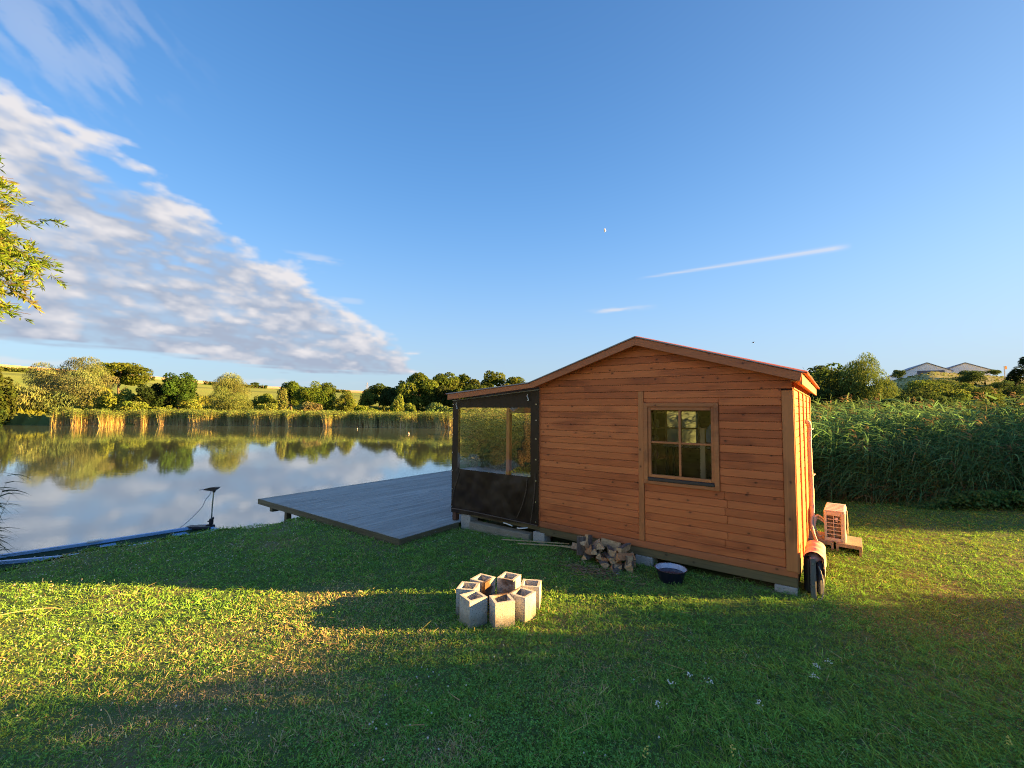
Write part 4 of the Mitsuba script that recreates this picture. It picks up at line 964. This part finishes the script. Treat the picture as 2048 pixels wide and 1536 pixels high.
# the near willow whose twigs reach in at the left edge
def near_willow():
    k = thing('willow_tree', 'sunlit willow branches reaching in from the left picture edge', 'tree')
    bx, by = -9.9, 4.4
    z0 = float(land(bx, by))
    lim = [tube(spline([(bx, by, z0 - .3), (bx + .1, by + .1, 2.0), (bx + .4, by + .2, 4.2), (bx + .3, by + .3, 5.6)], 12), np.linspace(.24, .06, 12), 8)]
    L = Leaves(); tw_ = []
    ends = []
    for zt_, rt, yy in [(3.25, 1.22, .9), (3.5, 1.17, 1.2), (3.72, 1.125, 1.1), (3.95, 1.15, .6), (4.15, 1.175, 1.4), (4.45, 1.185, .9), (4.7, 1.20, 1.2), (4.95, 1.235, 1.0), (3.9, 1.17, 1.9), (3.35, 1.22, 2.0), (4.4, 1.2, 2.1), (3.6, 1.2, .1)]:
        e = np.array([-(rt + .08) * (by + yy), by + yy, zt_ + .15]); b0 = np.array([bx + .3, by + .2, zt_ - 1.0])
        pth = spline([b0, (b0 * .5 + e * .5) + [0, 0, .35], e], 10)
        lim.append(tube(pth, np.linspace(.05, .008, 10), 5))
        for q in range(100):
            f_ = 1.0 - .55 * R.random() ** 1.4; p = b0 + (e - b0) * f_ + np.array([0, 0, .9 * f_ * (1 - f_)]) + R.normal(size=3) * [.13, .28, .13]
            dirn = np.array([R.normal() * .45 + .40, R.normal() * .5, R.normal() * .4 - .05]); dirn /= np.linalg.norm(dirn)
            ln = R.uniform(.2, .42); m_ = 38
            kk = R.random(m_)
            pts = p + dirn * (ln * kk)[:, None] + np.array([0, 0, -.25])[None] * (ln * kk ** 2)[:, None]
            ld = dirn[None] * .8 + R.normal(size=(m_, 3)) * .55 + [0, 0, -.12]
            u_ = R.random(); cc = cols((.17, .26, .03) if u_ < .6 else (.09, .16, .03) if u_ < .85 else (.26, .27, .06), m_, .25)
            L.faces(pts + ld / np.linalg.norm(ld, axis=1, keepdims=True) * .045, ld, R.normal(size=(m_, 3)), R.uniform(.07, .11, m_), .018, cc)
            tw_.append(tube([p, p + dirn * ln], .0035, 3, False))
    part(k, 'trunk', cat(*lim), 'trunk', smooth=True); part(k, 'twigs', cat(*tw_), 'trunk'); L.put(num(f'{k}__leaves'))
near_willow()

# ------------------------------------------------------------------ reeds
def reeds(key, label, P, h, leaves=10, seg=3, jit=(.80, 1.08), wind=(-.55, -.1), tall=None, lw=.026, plume=.05, col=(.105, .185, .070), ll=(.35, .62)):
    n = len(P); L = Leaves()
    h = np.broadcast_to(h, (n,)) * R.uniform(*jit, n)
    z = land(P[:, 0], P[:, 1]); B = np.stack([P[:, 0], P[:, 1], np.maximum(z, -.85)], 1)
    lean = np.stack([wind[0] * R.uniform(.2, .8, n) + R.normal(size=n) * .10, wind[1] + R.normal(size=n) * .12, -.10 + 0 * h], 1) * .55
    up = np.stack([R.normal(size=n) * .07, R.normal(size=n) * .07, np.ones(n)], 1)
    tone = 1 + .2 * R.normal(size=(n, 1))
    stemc = np.clip(np.array([.20, .17, .075]) * tone, .01, .6)
    L.ribbons(B, up, h, .013, lean, stemc, 4, tip=np.clip(np.array([.10, .13, .05]) * tone, .01, .5))
    for k in range(leaves):
        f = np.clip((k + R.random(n)) / leaves * .86 + .12, 0, .98)
        Q = B + up * (h * f)[:, None] + lean * (h * f ** 2)[:, None]
        a = R.uniform(0, 2 * np.pi, n)
        D = np.stack([np.cos(a) * .75 + wind[0] * 1.3, np.sin(a) * .75 + wind[1], R.uniform(.35, 1.0, n)], 1)
        c = np.clip(np.asarray(col)[None] * tone * (1 + .2 * R.normal(size=(n, 1))) * (1 + .06 * R.normal(size=(n, 3))), .008, .5)
        dry = R.random(n) < .04 + .16 * (f < .3); c[dry] = cols((.28, .22, .11), dry.sum(), .2)
        L.ribbons(Q, D, R.uniform(*ll, n), R.uniform(.6, 1.2, n) * lw, np.stack([wind[0] * .45 + 0 * f, wind[1] * .4 + 0 * f, -R.uniform(.35, 1.05, n)], 1), c, seg)
    m = R.random(n) < plume
    if m.any():
        T_ = (B + up * h[:, None] + lean * h[:, None])[m]
        for _ in range(9):
            q = T_ + R.normal(size=T_.shape) * [.02, .02, .06]
            D = np.stack([wind[0] * .9 + R.normal(size=len(q)) * .3, R.normal(size=len(q)) * .3, R.uniform(.3, 1.0, len(q))], 1)
            L.ribbons(q, D, R.uniform(.10, .22, len(q)), .014, np.stack([-.5 + 0 * q[:, 0], 0 * q[:, 0], -.4 + 0 * q[:, 0]], 1), cols((.30, .21, .12), len(q), .2), 2)
    L.put(key); tag(key, label, 'reeds', kind='stuff')


def along(front, n, depth, power=1.5):
    """Points behind a front line, denser near it."""
    f = np.asarray(front, float); sl = np.linalg.norm(np.diff(f, axis=0), axis=1); cum = np.concatenate([[0], np.cumsum(sl)])
    q = R.uniform(0, cum[-1], n); x, y = np.interp(q, cum, f[:, 0]), np.interp(q, cum, f[:, 1])
    i = np.clip(np.searchsorted(cum, q) - 1, 0, len(sl) - 1); d = (f[i + 1] - f[i]) / sl[i][:, None]
    b = depth * R.random(n) ** power + .35 * (meshkit.fbm(np.stack([x * .9, y * .9, 0 * x], -1), 2, 4) - .5) * 2
    global BK
    BK = b
    return np.stack([x - d[:, 1] * b, y + d[:, 0] * b], 1)


P = along([(4.3, 11.5), (5.5, 10.35), (6.5, 10.15), (7.2, 10.65), (9.0, 10.55), (11.9, 10.35), (16, 10.2)], 4500, 5.5, 1.6)
reeds('reed_bed', 'dense green reeds bending in the wind right of the cabin', P, 2.42 * np.where(P[:, 0] < 7.5, 1.12, .66 + .34 * np.clip(BK / 1.3, 0, 1)) * (.84 + .34 * meshkit.fbm(np.stack([P[:, 0] * .9, P[:, 1] * .9, 0 * BK], -1), 3, 71)), 14, 3, (.72, 1.08), plume=.045, lw=.025, ll=(.40, .74), col=(.13, .27, .11))
P = along([(-1.7, 16.9), (1.6, 14.6), (4.0, 12.0), (4.6, 11.4)], 2300, 4.5, 1.5)
reeds('reed_bed_001', 'reeds behind the cabin seen through the clear terrace screen', P, 2.55, 10, col=(.16, .22, .08), plume=.12)
P = np.stack([R.uniform(13.2, 17.0, 4300), R.uniform(-9, 6.3, 4300)], 1)
hh = np.interp(P[:, 1] + .25, [-9, 2.9, 3.4, 4.0, 4.6, 4.8, 5.0, 5.2, 5.5, 6.0, 6.3], [3.6, 3.5, 3.15, 2.85, 2.5, 2.25, 1.8, 1.45, 1.25, .95, .65])
reeds('reed_bed_002', 'reeds along the right side of the lawn', P, hh, 8, 2, (.9, 1.03), lw=.09)
P = along([(13.4, 9.6), (14, 8.3), (19, 8.0), (26, 8.4)], 2000, 5.0, 1.1)
reeds('reed_bed_003', 'reeds behind the gap at the right side of the lawn', P, 2.9, 9, 2, (.9, 1.05), lw=.06)
P = np.stack([R.uniform(3.5, 15, 1700), R.uniform(13.2, 19, 1700)], 1); P = P[P[:, 1] > 15.2 - .75 * np.minimum(P[:, 0] - 2.2, 3)]
reeds('reed_bed_004', 'reeds standing deep behind the cabin roof', P, 2.7, 9, 2, (.85, 1.08), lw=.05)
# leafy bindweed sprawling over the foot of the right reeds
L = Leaves(); n = 9000
P = along([(9.2, 10.3), (11.9, 9.95), (14, 9.8)], n, 1.0, 1.2); zz = land(P[:, 0], P[:, 1])
hz = (.12 + .34 * meshkit.fbm(np.stack([P[:, 0] * 1.1, P[:, 1] * 1.1, 0 * zz], -1), 3, 6)) * np.clip((P[:, 0] - 9.2) / 1.2, .1, 1)
Q = np.stack([P[:, 0], P[:, 1] - .2, zz + hz * R.random(n) ** .4 * 1.35], 1)
L.faces(Q, R.normal(size=(n, 3)), R.normal(size=(n, 3)) + [0, -.5, .9], R.uniform(.05, .10, n), R.uniform(.04, .08, n), cols((.10, .23, .08), n, .22))
L.put('bindweed'); tag('bindweed', 'leafy bindweed sprawling over the foot of the right reeds', 'climber', kind='stuff')
# reeds at the left picture edge, by the boat
rp = thing('reed_plant', 'dark reed stalks with long pointed leaves at the left picture edge', 'reed')
L = Leaves(); n = 34
B = np.stack([R.uniform(-8.55, -8.0, n), R.uniform(6.35, 6.75, n), np.full(n, -.9)], 1); hts = R.uniform(1.0, 2.0, n)
up = np.stack([R.uniform(.05, .30, n), R.normal(size=n) * .05, np.ones(n)], 1)
L.ribbons(B, up, hts, .014, np.stack([.10 + 0 * hts, 0 * hts, -.05 + 0 * hts], 1), cols((.10, .12, .05), n), 4)
for k in range(9):
    f = .3 + .68 * (k + R.random(n)) / 9; Q = B + up * (hts * f)[:, None]
    L.ribbons(Q, np.stack([R.uniform(.4, 1.2, n), R.normal(size=n) * .4, R.uniform(.1, .7, n)], 1), R.uniform(.3, .5, n), .024, np.stack([.1 + 0 * f, 0 * f, -R.uniform(.4, .9, n)], 1), cols((.035, .07, .04), n, .2), 4)
L.put(f'{rp}__leaves')
# the far reed belt, in clumps with darker bays between
L = Leaves()
f = np.array([(-64.5, 64.9), (-56, 67.2), (-41.3, 70.0), (-33.9, 69.4), (-9.2, 66.4), (11, 67.6)])
for n, dmax, pw in ((17000, 1.6, 1.0), (12000, 6.0, 1.0)):
    sl = np.linalg.norm(np.diff(f, axis=0), axis=1); cum = np.concatenate([[0], np.cumsum(sl)]); q = R.uniform(0, cum[-1], n)
    x, y = np.interp(q, cum, f[:, 0]), np.interp(q, cum, f[:, 1])
    bay = meshkit.fbm(np.stack([q * .6, 0 * q, 0 * q], -1), 3, 12)
    y = y - 2.3 + np.clip((bay - .52) * 10, -.3, 1.6) + dmax * R.random(n) - 1.5 * np.clip((meshkit.fbm(np.stack([q * .75, 0 * q, 0 * q], -1), 2, 33) - .58) * 14, 0, 1)
    h = R.uniform(1.75, 2.5, n) * (.94 + .14 * meshkit.fbm(np.stack([q * .5, y * .4, 0 * q], -1), 2, 13))
    B = np.stack([x, y, np.full(n, -.8)], 1)
    D = np.stack([R.normal(size=n) * .09, R.normal(size=n) * .09, np.ones(n)], 1)
    L.ribbons(B, D, h, R.uniform(.05, .09, n), np.stack([-.06 + 0 * h, 0 * h, 0 * h], 1), cols((.60, .45, .20), n, .15), 3, tip=cols((.19, .24, .07), n, .15), side=np.stack([np.ones(n), R.normal(size=n) * .5, 0 * h], 1))
    m = n // 1
    Q = B + D * (h * R.uniform(.50, 1.0, n))[:, None]
    a = R.uniform(0, 6.28, m)
    L.ribbons(Q, np.stack([np.cos(a) - .3, np.sin(a), R.uniform(.5, 1.3, m)], 1), R.uniform(.35, .7, m), R.uniform(.06, .10, m), np.stack([-.2 + 0 * a, 0 * a, -.6 + 0 * a], 1), cols((.20, .29, .08), m, .2), 2)
L.put('reed_belt'); tag('reed_belt', 'belt of tall reeds with golden stems along the far water line', 'reeds', kind='stuff')
# rough growth on the far meadow
L = Leaves(); n = 26000
x, y = R.uniform(-95, 20, n), 54 + 72 * R.random(n) ** 1.4
ok = (lake_dist(x, y) > .4) & (y > 66 - 12 * (x < -58)); x, y = x[ok], y[ok]; n = len(x)
pz = meshkit.fbm(np.stack([x * .08, y * .08, 0 * x], -1), 3, 17)
B = np.stack([x, y, land(x, y) - .1], 1)
cc = np.array([.19, .20, .04])[None] * (1 - pz[:, None]) + np.array([.11, .16, .03])[None] * pz[:, None]
L.ribbons(B, np.stack([R.normal(size=n) * .3, R.normal(size=n) * .3, np.ones(n)], 1), R.uniform(.3, 1.0, n), R.uniform(.25, .5, n), R.normal(size=(n, 3)) * .2, cc * R.uniform(.75, 1.25, (n, 1)), 2)
L.put('meadow_growth'); tag('meadow_growth', 'rough yellow-green weeds covering the far meadow', 'weeds', kind='stuff')
L = Leaves(); n = 26000
x, y = 10 + 170 * R.random(n) ** 1.3, 16 + 145 * R.random(n) ** 1.3
ok = (lake_dist(x, y) > 2) & (x > .55 * y) & (x < 1.35 * y + 4) & ~((x > 128) & (y > 143)); x, y = x[ok], y[ok]; n = len(x)
L.ribbons(np.stack([x, y, land(x, y) - .1], 1), np.stack([R.normal(size=n) * .3, R.normal(size=n) * .3, np.ones(n)], 1), R.uniform(.4, 1.2, n) * np.where(y > 95, .35, 1), (.2 + .004 * y) * R.uniform(.6, 1.4, n), R.normal(size=(n, 3)) * .2, cols((.13, .16, .05), n, .3), 2)
L.put('slope_growth'); tag('slope_growth', 'rough weeds covering the slope right of the cabin', 'weeds', kind='stuff')

L = Leaves(); n = 5000
hz_ = np.radians(R.uniform(-52, -14, n)); hr = 214 + R.normal(size=n) * 1.0 + 6 * np.sin(hz_ * 9)
ok = meshkit.noise(np.stack([hz_ * 40, 0 * hz_, 0 * hz_], -1)) > .42; hz_, hr = hz_[ok], hr[ok]; n = len(hr)
x, y = hr * np.sin(hz_), hr * np.cos(hz_)
L.faces(np.stack([x, y, land(x, y) + R.uniform(0, 1.3, n)], 1), R.normal(size=(n, 3)), R.normal(size=(n, 3)), R.uniform(.5, 1.1, n), R.uniform(.4, .8, n), cols((.07, .10, .025), n, .25))
L.put('hedgerow'); tag('hedgerow', 'thin dark hedgerow crossing the hillside field', 'hedge', kind='stuff')

# ------------------------------------------------------------------ the lawn's grass
def lawn_points(n, pw=1.0):
    """Points on the lawn, denser near where one stands."""
    d = 1.5 + 10.5 * R.random(n) ** pw * 1.0
    a = np.radians(R.uniform(-56, 56, n))
    x, y = d * np.tan(a) * .0 + d * np.sin(a) / np.maximum(np.cos(a), .45), d + 0 * a
    t, s = (x - H[0]) * U[0] + (y - H[1]) * U[1], (x - H[0]) * V[0] + (y - H[1]) * V[1]
    ok = (x > -9.6) & (x < 15) & ~((t > .05) & (t < 5.4) & (s > .12) & (s < 4.1)) & ~((t > 6.0) & (t < 11) & (s > -1.0) & (s < 6.6)) & (lake_dist(x, y) > .02)
    for (cx, cy), _, _ in RING:
        ok &= np.hypot(x - cx, y - cy) > .115
    x, y = x[ok], y[ok]
    return np.stack([x, y, land(x, y)], 1)


def patches(P):
    x, y = P[:, 0], P[:, 1]
    a = meshkit.fbm(np.stack([x * .75, y * .75, 0 * x], -1), 4, 41); b = meshkit.fbm(np.stack([x * 2.6, y * 2.6, 0 * x], -1), 3, 43)
    dryz = np.exp(-((x + 2.3 + .25 * (y - 4)) / 1.3) ** 2 - ((y - 3.9) / 1.5) ** 2) + .8 * np.exp(-((x + .4) / .5) ** 2 - ((y - 2.75) / .25) ** 2) + .5 * np.exp(-((x - .7) / .35) ** 2 - ((y - 3.55) / .35) ** 2) + .9 * np.exp(-((x + 2.3) / .45) ** 2 - ((y - 5.6) / .35) ** 2)
    return a, b, np.clip(dryz * 1.0 + (a - .5) * 1.2 + (b - .5) * .9, 0, 1)


GR, YG, DRY = np.array([.20, .41, .075]), np.array([.37, .43, .075]), np.array([.62, .50, .26])
L = Leaves()
P = lawn_points(450000, 1.25); n = len(P)
a, b, dry = patches(P)
dist = P[:, 1]
tall = np.clip((P[:, 0] - .5) / 3, 0, 1) * np.clip((4.6 - P[:, 1]) / 1.6, 0, 1)
cl = meshkit.fbm(np.stack([P[:, 0] * 9, P[:, 1] * 9, 0 * a], -1), 2, 91)
hgt = np.clip(.55 + 1.5 * (cl - .22), .55, 1.6) * (.035 + .035 * b + .11 * tall * R.random(n) ** 1.5) * R.uniform(.6, 1.5, n)
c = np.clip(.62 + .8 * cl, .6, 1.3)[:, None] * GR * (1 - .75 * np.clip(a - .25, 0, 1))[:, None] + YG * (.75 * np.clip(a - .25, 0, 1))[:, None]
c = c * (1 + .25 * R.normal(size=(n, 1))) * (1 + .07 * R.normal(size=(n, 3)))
isd = R.random(n) < (.07 + .62 * dry ** 1.3) * np.clip(1 - (P[:, 0] - .5) / 3, .25, 1)
c[isd] = cols(DRY, isd.sum(), .25)
hgt = hgt * (1 - .35 * dry)
sw = np.stack([-.25 * tall + R.normal(size=n) * .45, .12 * tall + R.normal(size=n) * .45, np.ones(n) * .9], 1)
bend = np.stack([-.35 * tall + R.normal(size=n) * .35, R.normal(size=n) * .35 + .1 * tall, -R.uniform(.1, .6, n)], 1)
P[:, 2] -= .006
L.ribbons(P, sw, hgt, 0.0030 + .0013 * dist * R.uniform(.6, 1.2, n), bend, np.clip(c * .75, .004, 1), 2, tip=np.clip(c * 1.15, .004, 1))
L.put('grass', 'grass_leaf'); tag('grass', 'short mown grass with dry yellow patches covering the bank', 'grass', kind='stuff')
L = Leaves()
P = lawn_points(72000, 1.2); a, b, dry = patches(P)
ok = (meshkit.fbm(np.stack([P[:, 0] * 1.3, P[:, 1] * 1.3, 0 * a], -1), 3, 51) > .42) & (R.random(len(P)) > dry); P = P[ok]; n = len(P)
for k in range(3):
    an = R.uniform(0, 6.28, n); Q = P + np.stack([.009 * np.cos(an), .009 * np.sin(an), R.uniform(.015, .055, n)], 1)
    sz = R.uniform(.010, .017, n) * (.8 + .06 * P[:, 1])
    L.faces(Q, np.stack([np.cos(an), np.sin(an), .2 * R.normal(size=n)], 1), np.stack([R.normal(size=n) * .4, R.normal(size=n) * .4, np.ones(n)], 1), sz, sz * .85, cols((.18, .38, .09), n, .22))
L.put('clover_leaves', 'grass_leaf'); tag('clover_leaves', 'clover leaves growing through the lawn', 'clover', kind='stuff')
P = lawn_points(20000, 1.0)
den = np.clip(meshkit.fbm(np.stack([P[:, 0] * .9, P[:, 1] * .9, 0 * P[:, 0]], -1), 3, 61) - .36, 0, 1) * 3.0 * np.clip((2.4 - P[:, 0]) / 2.5, .03, 1) * np.clip((P[:, 1] - 2.2) / 2.2, .12, 1) * (1 + 1.6 * (P[:, 0] < -2.5) * (P[:, 1] > 5.4))
P = P[R.random(len(P)) < den * .24]
ic = trimesh.creation.icosphere(0, 1.0); n = len(P); sz = R.uniform(.004, .0075, n) * (.9 + .03 * P[:, 1])
vv = (ic.vertices[None] * (sz[:, None] * np.ones((1, 3)))[:, None] + (P + np.stack([0 * sz, 0 * sz, R.uniform(.04, .085, n)], 1))[:, None])
scene['clover_flowers'] = mikit.ply((vv.reshape(-1, 3), (ic.faces[None] + (np.arange(n) * len(ic.vertices))[:, None, None]).reshape(-1, 3)), prin((.50, .50, .45), .8)); tag('clover_flowers', 'small white clover heads scattered over the lawn', 'clover', kind='stuff')
L = Leaves(); P = lawn_points(900, .9); a, b, dry = patches(P); P = P[R.random(len(P)) < .12 + dry]; n = len(P)
an = R.uniform(0, 6.28, n)
L.ribbons(P + [0, 0, .045], np.stack([np.cos(an), np.sin(an), R.uniform(.0, .35, n)], 1), R.uniform(.07, .26, n), R.uniform(.004, .008, n), R.normal(size=(n, 3)) * .12, cols((.52, .38, .19), n, .25), 3)
L.put('dry_stalks'); tag('dry_stalks', 'loose dry straw stalks lying on the lawn', 'straw', kind='stuff')

# taller wild flowers in the near right grass, and the long straws
for i, (x, y, h, kind, lab) in enumerate([(1.19, 3.25, .13, 'w', 'white-headed yarrow, leftmost of the tall white flowers'), (1.36, 3.32, .15, 'w', 'white-headed yarrow, second of the tall white flowers'), (1.47, 3.25, .14, 'w', 'white-headed yarrow, third of the tall white flowers'), (1.02, 3.02, .11, 'w', 'low white flower left of the yarrow row'), (1.68, 2.98, .12, 'w', 'white flower right below the yarrow row'),
        (2.36, 3.42, .16, 'w', 'white flower near the middle of the right lawn'), (2.52, 3.52, .15, 'w', 'white flower behind the one in the middle of the right lawn'), (2.26, 3.30, .14, 'w', 'white flower left of the one in the middle of the right lawn'),
        (.79, 2.52, .11, 'y', 'yellow flower at the bottom of the lawn below the fire ring'), (1.27, 2.52, .12, 'y', 'yellow flower right of the one below the fire ring'), (2.85, 2.56, .14, 'y', 'pale yellow flower stalk at the lower right corner, left one'), (2.98, 2.52, .16, 'y', 'rusty yellow flower stalk at the lower right corner'), (2.9, 2.40, .14, 'y', 'yellow flower stalk lowest in the right corner')]):
    k = thing('wild_flower', lab, 'flower', 'wild flowers in the right lawn')
    z = float(land(x, y)); tip_ = np.array([x - .03, y + .01, z + h + .03])
    L = Leaves(); L.ribbons(np.array([[x, y, z]]), np.array([[-.12, .02, 1.0]]), h, .006, np.array([[-.1, 0, 0]]), np.array([[.12, .16, .05]]), 4)
    L.ribbons(np.repeat([[x, y, z + h * .3]], 5, 0), np.stack([R.normal(size=5), R.normal(size=5), np.full(5, .6)], 1), .05, .008, np.zeros((5, 3)), cols((.07, .13, .04), 5), 2)
    L.put(f'{k}__stem')
    hd_ = [trimesh.creation.icosphere(1, R.uniform(.003, .005)).apply_translation(tip_ + R.normal(size=3) * ([.016, .016, .005] if kind == 'w' else [.007, .007, .016])) for _ in range(12)]
    part(k, 'flower_head', cat(*hd_), 'white_plastic' if kind == 'w' else 'yellow_petal')
scene['yellow_petal'] = prin((.62, .52, .12), .7)
for a, b, lab in (((-5.6, 4.7), (-5.0, 5.0), 'thick golden reed stalk lying on the sunlit grass'), ((.70, 2.36), (.86, 2.28), 'short golden straw standing out at the bottom of the lawn'), ((.45, 5.75), (.36, 5.55), 'upright straw by the lit streak of grass')):
    a3, b3 = np.array([*a, land(*a) + .07]), np.array([*b, land(*b) + .06])
    k = num('straw'); scene[k] = mikit.ply(tube(spline([a3, (a3 + b3) / 2 + [.03, .08, .02], b3], 14), .004, 5), 'raw_pine', smooth=True); tag(k, lab, 'straw')
